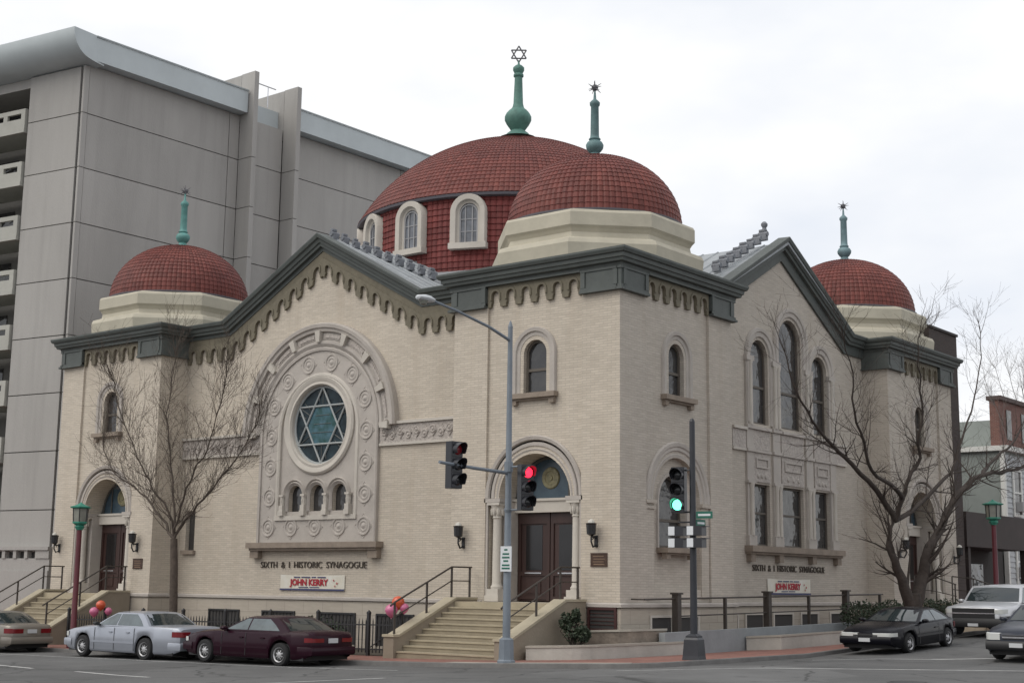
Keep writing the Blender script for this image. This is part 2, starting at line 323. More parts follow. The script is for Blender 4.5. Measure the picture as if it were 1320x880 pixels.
def link(name, me, parent=None, kind=None, label=None):
    o = bpy.data.objects.new(name, me); COL.objects.link(o)
    if parent: o.parent = parent
    if kind: o['kind'] = kind
    if label: o['label'] = label
    return o
def thing(name, label, cat, loc=(0, 0, 0), rz=0.0, group=None):
    o = bpy.data.objects.new(name, None); COL.objects.link(o); o.location = loc; o.rotation_euler = (0, 0, rz); o.empty_display_size = 0.3
    o['label'] = label; o['category'] = cat
    if group: o['group'] = group
    return o
def tag(o, label, cat, group=None):
    o['label'] = label; o['category'] = cat
    if group: o['group'] = group
    return o
def dup(root, loc, rz, label, group=None):
    def cp(o, par):
        c = o.copy(); COL.objects.link(c)
        if par: c.parent = par
        for ch in o.children: cp(ch, c)
        return c
    r = cp(root, None); r.location = loc; r.rotation_euler = (0, 0, rz); r['label'] = label
    if group: r['group'] = group
    return r
def struct(o): o['kind'] = 'structure'; return o
def frame(origin, U, O):
    origin, U, O = Vector(origin), Vector(U), Vector(O)
    def F(u, o, z): return origin + U*u + O*o + Vector((0, 0, z))
    return F
def arch_pts(cu, zs, r, zb, n=16, zr=None):
    zr = zr or r
    return [(cu+r, zb)] + [(cu+r*cos(pi*i/n), zs+zr*sin(pi*i/n)) for i in range(n+1)] + [(cu-r, zb)]
def rect(u0, u1, z0, z1): return [(u0, z0), (u1, z0), (u1, z1), (u0, z1)]
def text_obj(name, body, size, width, loc, rot, m, parent=None, ext=0.02, bold=0.0):
    cu = bpy.data.curves.new(name, 'FONT'); cu.body = body; cu.size = size; cu.extrude = ext; cu.align_x = 'CENTER'; cu.align_y = 'CENTER'; cu.offset = bold
    cu.resolution_u = 3
    tmp = bpy.data.objects.new(name, cu); COL.objects.link(tmp)
    bpy.context.view_layer.update()
    me = bpy.data.meshes.new_from_object(tmp.evaluated_get(bpy.context.evaluated_depsgraph_get())); bpy.data.objects.remove(tmp)
    xs = [v.co.x for v in me.vertices]; k = width/(max(xs)-min(xs))
    for v in me.vertices: v.co.x *= k
    me.materials.clear(); me.materials.append(m)
    o = bpy.data.objects.new(name, me); COL.objects.link(o); o.location = loc; o.rotation_euler = rot
    if parent: o.parent = parent
    o['kind'] = 'stuff'
    return o

# ------------------------------------------------------------------ ground levels
def interp(x, xs, ys):
    if x <= xs[0]: return ys[0]
    for i in range(len(xs)-1):
        if x <= xs[i+1]: return ys[i] + (ys[i+1]-ys[i])*(x-xs[i])/(xs[i+1]-xs[i])
    return ys[-1]
def zg(x, y=0.0):
    z = interp(x, [-60, -6, -1, 8], [-1.077, -0.375, -0.25, 0.11])
    return z + 0.04*min(max(y-3, 0), 14)*min(max(x/6, 0), 1)

W, D, T = 31.65, 28.43, 7.28
REC, RECS = 1.5, 1.2
KERB = 0.13

# ------------------------------------------------------------------ ground, road, pavement
def lattice(xs, ys, zf):
    m = MB(); nx, ny = len(xs), len(ys)
    m.add([(x, y(x) if callable(y) else y, zf(x, y(x) if callable(y) else y)) for x in xs for y in ys],
          [(i*ny+j, (i+1)*ny+j, (i+1)*ny+j+1, i*ny+j+1) for i in range(nx-1) for j in range(ny-1)])
    return m
RX = [-900, -300, -60, -40, -25, -14, -10] + list(range(-8, 13)) + [15, 20, 30, 60, 300, 900]
RY = [-900, -300, -60, -30, -20, -14] + list(range(-10, 21)) + [25, 35, 60, 120, 300, 900]
struct(lattice(RX, RY, lambda x, y: zg(x, y)).build('road', ASPH, smooth=True, recalc=False))
KX, KY, KR = 5.1, -6.35, 1.3
def kerb_y(x):
    return KY if x <= KX-KR else KY + KR - sqrt(max(0, KR*KR-(x-(KX-KR))**2))
cx_ = [KX-KR + KR*sin(pi/2*i/8) for i in range(9)]
sx1 = [-60, -40, -30, -20, -14, -10, -8, -6, -5, -4, -3, -2, -1]
struct(lattice(sx1, [kerb_y, -5, -4, -3, -2, -1, 0, 1, 2.2], lambda x, y: zg(x, y)+KERB).build('pavement', PAVER, recalc=False))
sx2 = [-1, -0.5, 0, 1, 2, 3] + cx_
struct(lattice(sx2, [kerb_y, -4.9] + list(range(-4, 20)) + [25, 35, 60, 90], lambda x, y: zg(x, y)+KERB).build('pavement', PAVER, recalc=False))
kpath = [(x, KY) for x in (-60, -40, -25, -14, -10, -6, -4, -2, -1, 0, 1, 2, 3)] + [(x, kerb_y(x)) for x in cx_] + [(KX, y) for y in list(range(-4, 20)) + [25, 40, 90]]
def ground_map(d): return lambda x, y, c: (x, y, zg(x, y)+c)
struct(MB().sweep(kpath, [(-0.11, 0.02), (0.02, -0.05), (0.01, 0.115), (-0.005, 0.134), (-0.11, 0.137)], ground_map(0)).build('kerb', CURBM))
struct(MB().sweep(kpath[7:17], [(-0.62, 0.12), (-0.115, 0.12), (-0.115, 0.1365), (-0.62, 0.1345)], ground_map(0)).build('pavement_edge_strip', CONCS))
def marking(p, q, wd, n=10):
    p, q = Vector(p), Vector(q); d = (q-p).normalized(); s_ = Vector((-d.y, d.x))*wd/2; m = MB(); vs = []
    for i in range(n+1):
        c = p.lerp(q, i/n)
        for sg in (-1, 1): a = c+s_*sg; vs.append((a.x, a.y, zg(a.x, a.y)+0.006))
    m.add(vs, [(2*i, 2*i+2, 2*i+3, 2*i+1) for i in range(n)])
    return struct(m.build('road_marking', PAINTW, recalc=False))
marking((5.2, -7.75), (15.2, 0.6), 0.16, 24); marking((6.4, 0.7), (11.6, 5.0), 0.16, 16)
marking((0.75, -17.2), (1.95, -12.9), 0.18); marking((-8.6, -14.3), (-4.4, -15.0), 0.14); marking((-14.6, -13.4), (-11.0, -14.1), 0.14)
marking((-22, -8.75), (-1.5, -8.75), 0.10, 20)
mh = MB().lathe([(0.0, 0.012), (0.36, 0.012), (0.37, 0.004), (0.40, 0.004), (0.40, 0.012), (0.46, 0.01), (0.47, 0.0)], (13.1, -7.9, zg(13.1)), 28)
tag(mh.build('manhole_cover', mat('cast_iron', (0.03, 0.03, 0.03), 0.6, 0.2, 8), smooth=True), 'round iron manhole cover set in the asphalt near the camera', 'manhole cover')
m = lattice([-34, -25, -14, -10, -6.2], [-3.25, -2, 0, 1.6], lambda x, y: zg(x, y)+KERB+0.012); struct(m.build('yard_soil', SOIL, recalc=False))

# ------------------------------------------------------------------ synagogue
SY = thing('synagogue', 'buff brick domed synagogue with red tiled domes and round star window on the street corner', 'synagogue', (0, 0, 0))
FT = frame((0, 0, 0), (1, 0, 0), (0, -1, 0)); FS = frame((0, 0, 0), (0, 1, 0), (1, 0, 0))
FG = frame((0, REC, 0), (1, 0, 0), (0, -1, 0)); FR = frame((-RECS, 0, 0), (0, 1, 0), (1, 0, 0))
UC_CF, UC_CS, UC_LF, UC_RS = -T/2, T/2, -(W-T/2), D-T/2
ZB, ZT = -1.3, 12.9
PR = 2.07   # half width of the recessed tower panel

def arch_window(F, uc, zs, r, zb, rec, sill_half, surround, o0, name='window', glass=GLASS, mid=None, sillz=None, m=STONE, par=None, bars=True):
    """pane set back in the wall, moulded stone frame, sill and brackets as sub-parts"""
    par = par or SY
    pane = MB(); pts = arch_pts(uc, zs, r, zb); pane.prism([F(a, o0-rec, b) for a, b in pts], Vector(F(0, -0.02, 0))-Vector(F(0, 0, 0)))
    pn = pane.build(name, glass, par)
    fr = MB().sweep(arch_pts(uc, zs, r, zb), surround, lambda a, b, c: F(a, o0+c, b)); fr.build('window_frame', m, pn, smooth=True, ang=30)
    if bars:
        sb = MB(); sb.sweep(arch_pts(uc, zs, r, zb+0.001), [(-0.09, -rec+0.002), (-0.002, -rec+0.002), (-0.002, -rec+0.07), (-0.09, -rec+0.07)], lambda a, b, c: F(a, o0+c, b))
        sb.fbox(F, uc-r+0.09, uc+r-0.09, o0-rec+0.003, o0-rec+0.06, zb, zb+0.09)
        zm = mid if mid else (zb+zs)/2+0.15
        sb.fbox(F, uc-r+0.09, uc+r-0.09, o0-rec+0.003, o0-rec+0.06, zm-0.05, zm+0.05)
        sb.build('sash', mat('sash_brown', (0.10, 0.085, 0.07), 0.6), pn)
    if sill_half:
        z1 = sillz or zb
        sl = MB(); sl.fbox(F, uc-sill_half, uc+sill_half, o0-rec, o0+0.26, z1-0.17, z1); sl.fbox(F, uc-sill_half+.08, uc+sill_half-.08, o0-.05, o0+0.14, z1-0.24, z1-0.171)
        for sg in (-1, 1): sl.fbox(F, uc+sg*(sill_half-0.2)-0.11, uc+sg*(sill_half-0.2)+0.11, o0-.05, o0+0.16, z1-0.38, z1-0.241)
        sl.build('sill', SILLM, pn)
    return pn
SUR_S = [(0.0, -0.22), (0.05, -0.04), (0.12, -0.04), (0.15, 0.02), (0.27, 0.03), (0.30, 0.09), (0.42, 0.11), (0.46, 0.04), (0.46, -0.05), (0.2, -0.2)]
SUR_D = [(0.0, -1.0), (0.02, 0.0), (0.08, 0.03), (0.12, -0.02), (0.17, -0.02), (0.20, 0.04), (0.30, 0.05), (0.33, 0.0), (0.38, 0.0), (0.41, 0.09), (0.52, 0.12), (0.56, 0.05), (0.56, -0.05), (0.3, -0.6)]

def hole_door(uc): return [(uc+1.98, 1.56), (uc+1.98, 5.0), (uc+1.55, 5.0)] + [(uc+1.55*cos(pi*i/20), 5.05+1.55*sin(pi*i/20)) for i in range(21)] + [(uc-1.55, 5.0), (uc-1.98, 5.0), (uc-1.98, 1.56)]

def column(F, uc, oc, z0, z1, r, parent, m=STONEL):
    c = F(uc, oc, 0); mb = MB()
    mb.lathe([(r*1.25, z0+0.42), (r*1.3, z0+0.5), (r*1.05, z0+0.56), (r, z0+0.62), (r*0.9, z1-0.55), (r*1.1, z1-0.52), (r*0.92, z1-0.47), (r*1.0, z1-0.36), (r*1.45, z1-0.12), (r*1.55, z1-0.08)], c, 14)
    mb.fbox(F, uc-r*1.6, uc+r*1.6, oc-r*1.6, oc+r*1.6, z1-0.08, z1)
    mb.fbox(F, uc-r*1.5, uc+r*1.5, oc-r*1.5, oc+r*1.5, z0+0.2, z0+0.42); mb.fbox(F, uc-r*1.8, uc+r*1.8, oc-r*1.8, oc+r*1.8, z0, z0+0.2)
    for k in range(8):                       # capital leaves
        a = 2*pi*k/8; p = F(uc+r*1.15*cos(a), oc+r*1.15*sin(a), 0)
        mb.lathe([(0.0, z1-0.46), (r*.28, z1-0.4), (r*.36, z1-0.22), (0.0, z1-0.14)], p, 5)
    return mb.build('column', m, parent, smooth=True, ang=40)

def portal(F, uc, o0):
    arch = MB().sweep(arch_pts(uc, 5.12, 1.55, 5.11, 24), SUR_D, lambda a, b, c: F(a, o0+c, b)); p = arch.build('portal', STONE, SY, smooth=True, ang=28)
    for sg in (-1, 1):
        j = MB()
        j.fbox(F, *sorted((uc+sg*1.44, uc+sg*1.97)), o0-1.15, o0-0.42, 1.57, 4.995)
        j.fbox(F, *sorted((uc+sg*1.42, uc+sg*2.12)), o0-0.6, o0+0.1, 4.96, 5.10)
        j.fbox(F, *sorted((uc+sg*1.98, uc+sg*2.10)), o0-0.02, o0+0.06, 1.6, 4.955)
        j.build('jamb', STONE, p)
    for sg in (-1, 1): column(F, uc+sg*1.72, o0-0.17, 1.57, 4.95, 0.17, p)
    MB().fbox(F, uc-1.54, uc+1.54, o0-1.0, o0-0.78, 4.63, 5.02).fbox(F, uc-1.54, uc+1.54, o0-1.0, o0-0.72, 5.021, 5.11).build('lintel', STONEL, p)
    ty = MB(); ty.prism([F(a, o0-0.98, b) for a, b in arch_pts(uc, 5.12, 1.56, 5.111, 20)], Vector(F(0, -0.05, 0))-Vector(F(0, 0, 0)))
    t = ty.build('tympanum', STAINBL, p)
    q = Vector(F(uc, o0-0.97, 5.82))
    med = MB(); ax = 'y' if abs(F(0, 1, 0)[1]-F(0, 0, 0)[1]) > .5 else 'x'; sgn = -1 if ax == 'y' else 1
    med.lathe([(0.0, 0.05*sgn), (0.09, 0.05*sgn), (0.10, 0.02*sgn), (0.22, 0.02*sgn), (0.24, 0.045*sgn), (0.36, 0.045*sgn), (0.39, 0.0)], q, 20, axis=ax)
    med.build('medallion', GOLD, p, smooth=True)
    bars = MB()
    for sg in (-1, 1):
        bars.fbox(F, uc+sg*0.8-0.03, uc+sg*0.8+0.03, o0-0.98, o0-0.93, 5.13, 6.3)
    bars.sweep(arch_pts(uc, 5.12, 1.36, 5.12, 16), [(0, -0.98), (0.09, -0.98), (0.09, -0.93), (0, -0.93)], lambda a, b, c: F(a, o0+c, b)); bars.build('tympanum_bar', mat('lead_bar', (0.07, 0.07, 0.065), 0.6), p)
    for sg in (-1, 1):                       # two panelled door leaves
        dz0, dz1 = 1.6, 4.63; ua, ub = sorted((uc+sg*0.02, uc+sg*1.42)); oo = o0-1.0
        l = MB(); l.fbox(F, ua, ub, oo-0.06, oo, dz0, dz1)
        for z0, z1 in ((1.66, 1.76), (2.46, 2.6), (4.25, 4.6)): l.fbox(F, ua+0.13, ub-0.13, oo+0.001, oo+0.045, z0, z1)
        l.fbox(F, ua, ua+0.13, oo+0.001, oo+0.045, dz0, dz1-.01); l.fbox(F, ub-0.13, ub, oo+0.001, oo+0.045, dz0, dz1-.01)
        um = (ua+ub)/2; l.fbox(F, um-0.3, um+0.3, oo+0.001, oo+0.03, 1.86, 2.36)
        d = l.build('door', DOORW, SY)
        MB().fbox(F, um-0.36, um+0.36, oo+0.002, oo+0.012, 2.65, 4.2).build('pane', DOORG, d)
        MB().fbox(F, um-0.36, um+0.36, oo+0.05, oo+0.08, 2.53, 2.575).build('push_bar', CHROME, d)
    return p

def corbel_mesh(pitch, slope, h):
    """one arch of the corbel table with half a pendant either side, standing proud of the wall"""
    hw = pitch/2; r = hw*0.5; zt_ = 0.70*h/0.7; zs = zt_*0.52
    pts = [(-hw, zt_), (-hw, 0), (-hw+(hw-r)*0.72, 0), (-hw+(hw-r)*0.86, zs*0.36), (-r, zs*0.36), (-r, zs)]
    pts += [(-r*cos(pi*i/8), zs+r*sin(pi*i/8)) for i in range(1, 8)]
    pts += [(r, zs), (r, zs*0.36), (hw-(hw-r)*0.86, zs*0.36), (hw-(hw-r)*0.72, 0), (hw, 0), (hw, zt_)]
    pts = [(x, z+slope*x) for x, z in pts]
    n = len(pts)
    m = MB(); tr = tessellate_polygon([[Vector((x, z, 0)) for x, z in pts]])
    m.add([(x, 0.115, z) for x, z in pts] + [(x, 0, z) for x, z in pts], [tuple(t) for t in tr] + [(i, (i+1) % n, (i+1) % n+n, i+n) for i in range(n)])
    # raised rim round the arch
    rim = [(-r*1.0, zs*0.6)] + [(-r*cos(pi*i/8), zs+r*sin(pi*i/8)) for i in range(9)] + [(r*1.0, zs*.6)]
    m.sweep(rim[::-1], [(0.0, 0.116), (0.07, 0.116), (0.07, 0.15), (0.0, 0.15)], lambda a, b, c: (a, c, b+slope*a))
    return m.mesh('corbel', OLIVE)
CORB = {}
def corbel(F, u, o, z, pitch=0.69, slope=0.0, h=0.78):
    k = (round(slope, 3), pitch, h)
    if k not in CORB: CORB[k] = corbel_mesh(pitch, slope, h)
    ob = link('corbel', CORB[k], SY)
    p = Vector(F(u, o, z)); U = Vector(F(1, 0, 0))-Vector(F(0, 0, 0)); O = Vector(F(0, 1, 0))-Vector(F(0, 0, 0))
    mm = Matrix(((U.x, O.x, 0, p.x), (U.y, O.y, 0, p.y), (0, 0, 1, p.z), (0, 0, 0, 1)))
    ob.matrix_local = mm
    return ob

def tower_face(F, uc, lower, brick):
    o0 = -0.10
    zs = 10.07; holes = [arch_pts(uc, zs, 0.5, 8.68)]; deps = [0.24]
    if lower == 'door': holes.append(hole_door(uc)); deps.append(1.2)
    if lower == 'window': holes.append(arch_pts(uc, 5.05, 1.5, 2.05, 20)); deps.append(0.22)
    wl = MB().face_holes(F, rect(uc-PR, uc+PR, ZB, ZT), holes, o0, deps)
    if lower == 'window':                    # blind arch with its own window opening
        wl.face_holes(F, arch_pts(uc, 5.05, 1.5, 2.05, 20), [arch_pts(uc, 5.05, 0.88, 3.45)], o0-0.22, 0.3)
    wl.build('wall', brick, SY, recalc=False)
    arch_window(F, uc, zs, 0.5, 8.68, 0.23, 1.02, SUR_S, o0)
    if lower == 'door': portal(F, uc, o0)
    if lower == 'window':
        SURB = [(0.0, -0.2), (0.02, 0.0), (0.12, 0.02), (0.16, -0.01), (0.22, 0.0), (0.26, 0.05), (0.36, 0.05), (0.40, 0.09), (0.52, 0.11), (0.56, 0.04), (0.56, -0.03), (0.3, -0.03)]
        p = MB().sweep(arch_pts(uc, 5.05, 1.5, 5.04, 20), SURB, lambda a, b, c: F(a, o0+c, b)).build('blind_arch', STONE, SY, smooth=True, ang=28)
        for sg in (-1, 1):
            jb = MB()
            jb.fbox(F, *sorted((uc+sg*1.46, uc+sg*2.1)), o0-.1, o0+0.13, 4.9, 5.03); jb.fbox(F, *sorted((uc+sg*1.48, uc+sg*2.06)), o0-.1, o0+0.09, 4.72, 4.8)
            jb.fbox(F, *sorted((uc+sg*1.52, uc+sg*2.02)), o0-.05, o0+0.04, 1.75, 4.9)
            jb.build('pilaster', BRICK_SHADE, p)
        arch_window(F, uc, 5.05, 0.88, 3.45, 0.5, 1.0, [(0.0, -0.3), (0.02, -0.16), (0.12, -0.14), (0.14, -0.23), (0.05, -0.3)], o0-0.0, sillz=3.45)
    for k in range(6): corbel(F, uc+(k-2.5)*0.69, o0, 11.90, 0.69, 0.0)

def tower(x0, x1, y0, y1, faces, brick_by):
    """footprint walls except the recessed panels, plinth, frieze blocks and cornice"""
    loop = [(x0, y0), (x1, y0), (x1, y1), (x0, y1)]
    for i in range(4):
        a, b = Vector(loop[i]), Vector(loop[(i+1) % 4]); d = (b-a).normalized(); L_ = (b-a).length; nrm = Vector((d.y, -d.x))
        F = frame((a.x, a.y, 0), (d.x, d.y, 0), (nrm.x, nrm.y, 0)); br = brick_by[i]
        if i in faces:
            mb = MB(); e = L_/2-PR
            for ua, ub in ((0, e), (L_-e, L_)): mb.add([F(ua, 0, ZB), F(ub, 0, ZB), F(ub, 0, ZT), F(ua, 0, ZT)], [(0, 1, 2, 3)])
            for u_ in (e, L_-e): mb.add([F(u_, 0, ZB), F(u_, -0.1, ZB), F(u_, -0.1, ZT), F(u_, 0, ZT)], [(0, 1, 2, 3)])
            mb.build('wall', br, SY, recalc=False)
            tower_face(F, L_/2, faces[i], br)
            fz = MB()
            for k, (ua, ub) in enumerate(((-0.001, e-0.02), (L_-e+0.02, L_+0.001))):
                # frieze block over each pier: base moulding, sunk panel
                ca, cb = (0.0 if k == 0 else 0), 0
                fz.fbox(F, ua-(0.0), ub, 0.005, 0.11, 11.98, 12.75)
                for z0, z1, oo in ((11.89, 11.98, 0.20), (11.98, 12.07, 0.15), (12.62, 12.7, 0.15)): fz.fbox(F, ua, ub, 0.004, oo, z0+.001, z1)
                for q0, q1 in ((ua+0.02, ua+0.2), (ub-0.2, ub-0.02)): fz.fbox(F, q0, q1, 0.111, 0.15, 12.08, 12.61)
            fz.fbox(F, e-0.021, L_-e+0.021, -0.09, 0.16, 12.66, 12.75)
            fz.build('frieze_block', SLATEP, SY)
        else:
            MB().add([F(0, 0, ZB), F(L_, 0, ZB), F(L_, 0, ZT), F(0, 0, ZT)], [(0, 1, 2, 3)]).build('wall', br, SY, recalc=False)
            MB().fbox(F, 0.01, L_-0.01, 0.003, 0.11, 11.95, 12.75).fbox(F, 0.01, L_-0.01, 0.002, 0.19, 11.89, 11.949).build('frieze_block', SLATEP, SY)
    # corner pieces closing the frieze at the corners
    for (cx, cy) in loop:
        cp = MB()
        sx = 1 if cx == x1 else -1; sy = 1 if cy == y1 else -1
        for z0, z1, oo in ((11.89, 11.98, 0.20), (11.98, 12.07, 0.15), (12.071, 12.62, 0.108), (12.62, 12.7, 0.15), (12.7, 12.75, 0.11)):
            xa, xb = sorted((cx-sx*0.05, cx+sx*oo)); ya, yb = sorted((cy-sy*0.05, cy+sy*oo)); cp.box(xa, xb, ya, yb, z0+.0005, z1-.0005)
        cp.build('frieze_corner', SLATEP, SY)
    CORN = [(-0.3, 12.70), (0.14, 12.70), (0.17, 12.80), (0.30, 12.83), (0.33, 12.93), (0.38, 12.95), (0.40, 13.08), (0.47, 13.10), (0.52, 13.20), (0.52, 13.27), (-0.3, 13.32)]
    MB().sweep(loop, CORN, lambda a, b, c: (a, b, c), closed=True).build('cornice', SLATEP, SY)
    MB().box(x0+.1, x1-.1, y0+.1, y1-.1, 13.2, 13.34).build('roof', METALR, SY)

def plinth(path, closed=False):
    MB().sweep(path, [(0.002, -1.3), (0.07, -1.3), (0.07, 1.40), (0.002, 1.46)], lambda a, b, c: (a, b, c), closed=closed).build('plinth', STONEP, SY)
    MB().sweep(path, [(0.003, 1.462), (0.13, 1.462), (0.13, 1.56), (0.07, 1.60), (0.003, 1.60)], lambda a, b, c: (a, b, c), closed=closed).build('string_course', STONE, SY)
STONEP = brick_mat('plinth_stone', (0.42, 0.375, 0.315), (0.39, 0.345, 0.29), (0.31, 0.275, 0.235), 1.1, 0.46, 0.012, 0.08)

tower(-T, 0, 0, T, {0: 'door', 1: 'window'}, [BRICK, BRICK_SHADE, BRICK, BRICK])
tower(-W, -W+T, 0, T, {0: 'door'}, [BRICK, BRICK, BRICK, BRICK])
tower(-T, 0, D-T, D, {1: 'door', 0: ''} if False else {1: 'door'}, [BRICK_SHADE, BRICK_SHADE, BRICK, BRICK])
plinth([(-W-0.0, T), (-W, 0), (-W+1.9, 0)]); plinth([(-W+T-1.9, 0), (-W+T, 0), (-W+T, REC), (-T, REC), (-T, 0), (-T+1.5, 0)])
plinth([(-1.5, 0), (0, 0), (0, T), (-RECS, T), (-RECS, D-T), (0, D-T), (0, D-T+1.5)]); plinth([(0, D-1.5), (0, D), (-T, D)])

# gable fronts ------------------------------------------------------
GC = -W/2; GH = 8.54
def gable_outline(uc, half, zsh, zap, run, ua=None):
    ua = uc if ua is None else ua
    return [(uc-half, ZB), (uc+half, ZB), (uc+half, zsh), (ua+run, zsh), (ua, zap), (ua-run, zsh), (uc-half, zsh)]
# front gable: one sheet with the round window, three small arches and slit windows
RW_Z, RW_R = 8.46, 1.62
circ = [(GC+0.05+RW_R*cos(2*pi*i/40), RW_Z+RW_R*sin(2*pi*i/40)) for i in range(40)]
small = [arch_pts(GC+0.05+k*1.27, 5.64, 0.40, 4.97, 10) for k in (-1, 0, 1)]
slits = [rect(GC-8.15, GC-7.55, 3.45, 5.15), rect(GC+7.55, GC+8.15, 3.45, 5.15)]
MB().face_holes(FG, gable_outline(GC, GH, 13.0, 16.0, 5.65), [circ]+small+slits, 0.0, [0.2]+[0.25]*3+[0.25]*2).build('wall', BRICK, SY, recalc=False)
GF = 'front'
RAKE = [(-0.16, -0.02), (-0.16, 0.13), (-0.02, 0.15), (0.0, 0.28), (0.11, 0.30), (0.13, 0.36), (0.26, 0.40), (0.30, 0.48), (0.42, 0.52), (0.46, 0.52), (0.48, -0.02)]
def rake(F, uc, half, zsh, zap, run, ua=None):
    ua = uc if ua is None else ua
    MB().sweep([(uc+half, zsh), (ua+run, zsh), (ua, zap), (ua-run, zsh), (uc-half, zsh)], RAKE, lambda a, b, c: F(a, c, b)).build('cornice', SLATEP, SY)
rake(FG, GC, GH-0.01, 13.0-0.16, 15.86, 5.65)
MB().sweep([(GC+GH-.02, 12.68), (GC+5.6, 12.68), (GC, 15.70), (GC-5.6, 12.68), (GC-GH+.02, 12.68)], [(-0.42, 0.004), (-0.42, 0.06), (0.06, 0.10), (0.06, 0.004)], lambda a, b, c: FG(a, c, b)).build('frieze_band', OLIVE, SY)
sl = (15.70-12.68)/5.6
NC = 8
for sg in (-1, 1):
    for k in range(NC):
        u = 0.35+k*0.70; corbel(FG, GC+sg*u, 0.0, 15.70-0.42-0.76-sl*u+0.10, 0.70, -sg*sl)
    for k in range(4): corbel(FG, GC+sg*(5.6+0.36+k*0.71), 0.0, 12.68-0.42-0.76+0.12, 0.71, 0.0)
# carved stone panel with the big arch
G0 = GC+0.05
pan_out = arch_pts(G0, 8.2, 3.41, 3.72, 28)
inner = arch_pts(G0, 8.2, 2.2, 4.79, 20)
PZ = MB().face_holes(FG, pan_out, [inner], 0.10, 0.07)
n_ = len(pan_out); PZ.add([FG(a, 0.10, b) for a, b in pan_out] + [FG(a, 0.0, b) for a, b in pan_out], [(i, i+n_, (i+1) % n_+n_, (i+1) % n_) for i in range(n_)])
PZ.face_holes(FG, inner, [circ]+small, 0.03, [0.04]*4)
panel = PZ.build('carved_panel', STONE, SY, recalc=False)
MB().sweep(arch_pts(G0, 8.2, 3.40, 3.72, 28), [(-0.12, 0.10), (-0.12, 0.16), (-0.02, 0.18), (0.03, 0.14), (0.03, 0.0), (-0.05, 0.0)], lambda a, b, c: FG(a, c, b)).build('panel_border', STONE, panel, smooth=True, ang=28)
MB().sweep(arch_pts(G0, 8.2, 2.2, 4.79, 24), [(-0.02, 0.03), (-0.02, 0.12), (0.05, 0.16), (0.14, 0.15), (0.17, 0.10), (0.1, 0.05)], lambda a, b, c: FG(a, c, b)).fbox(FG, G0-2.36, G0+2.36, 0.02, 0.17, 4.62, 4.80).build('inner_border', STONEL, panel, smooth=True, ang=28)
# voussoir band of the big arch
band = MB()
nb = 40
sec = [(3.44, 0.0), (3.44, 0.12), (3.56, 0.20), (3.66, 0.20), (3.70, 0.12), (4.02, 0.12), (4.06, 0.24), (4.18, 0.26), (4.22, 0.33), (4.36, 0.35), (4.42, 0.26), (4.42, 0.0)]
k_ = len(sec)
for i in range(nb+1):
    a = pi*i/nb
    for r, o in sec: band.v.append(FG(G0+r*cos(a), o, 8.2+r*sin(a)))
for i in range(nb):
    for j in range(k_-1): band.f.append((i*k_+j, i*k_+j+1, (i+1)*k_+j+1, (i+1)*k_+j))
band.f.append(tuple(range(k_))); band.f.append(tuple(nb*k_+j for j in reversed(range(k_))))
bandp = band.build('arch_band', STONE, SY, smooth=True, ang=28)
for i in range(9):
    a0 = pi*i/8; kb = MB(); ca, sa = cos(a0), sin(a0)
    def KF(u, o, z): return FG(G0+z*ca-u*sa, o, 8.2+z*sa+u*ca)
    kb.hexa([KF(-.09, .1, 3.62), KF(.09, .1, 3.62), KF(.09, .30, 3.62), KF(-.09, .30, 3.62), KF(-.15, .1, 4.08), KF(.15, .1, 4.08), KF(.15, .34, 4.08), KF(-.15, .34, 4.08)])
    kb.build('keystone', STONEL, bandp)
    if i < 8:
        am = a0+pi/16; pm = MB()
        for r0, r1, h in ((3.74, 3.98, 0.15), (3.80, 3.92, 0.18)):
            da = 0.145 if h < .16 else 0.11; vs = []
            for q in range(5):
                aa = am-da+2*da*q/4
                for r in (r0, r1): vs += [FG(G0+r*cos(aa), 0.119, 8.2+r*sin(aa)), FG(G0+r*cos(aa), h, 8.2+r*sin(aa))]
            fs = []
            for q in range(4):
                b = 4*q; fs += [(b+1, b+3, b+7, b+5), (b, b+1, b+5, b+4), (b+2, b+6, b+7, b+3)]
            fs += [(0, 2, 3, 1), (16, 17, 19, 18)]
            pm.add(vs, fs)
        pm.build('voussoir_panel', STONE2, bandp)
# rosettes
ros = [(s*2.75, z) for s in (-1, 1) for z in (4.34, 5.58, 6.82, 8.08)] + [(s*2.63, 9.34) for s in (-1, 1)] + [(s*1.88, 10.36) for s in (-1, 1)] + [(s*0.67, 10.94) for s in (-1, 1)] + [(-1.38, 4.34), (0, 4.34), (1.38, 4.34)]
rm = MB().lathe([(0.0, -0.05), (0.08, -0.04), (0.11, -0.008), (0.15, -0.006), (0.17, -0.03), (0.205, -0.032), (0.23, -0.008), (0.285, -0.006), (0.30, -0.04), (0.36, -0.045), (0.385, 0.0)], (0, 0, 0), 18, axis='y').mesh('rosette', STONE, smooth=True, ang=50)
for du, z in ros: link('rosette', rm, panel).location = FG(G0+du, 0.10, z)
# carved interlace between rosettes: squares turned on edge
sq = MB()
for du, z in ros:
    for r in (0.48,):
        p4 = [(G0+du+r*cos(a), z+r*sin(a)) for a in (0, pi/2, pi, 3*pi/2)]
        for i in range(4):
            a, b = p4[i], p4[(i+1) % 4]; sq.tube([FG(a[0], 0.102, a[1]), FG(b[0], 0.102, b[1])], 0.016, 5)
sq.build('interlace', STONE, panel, kind='stuff')
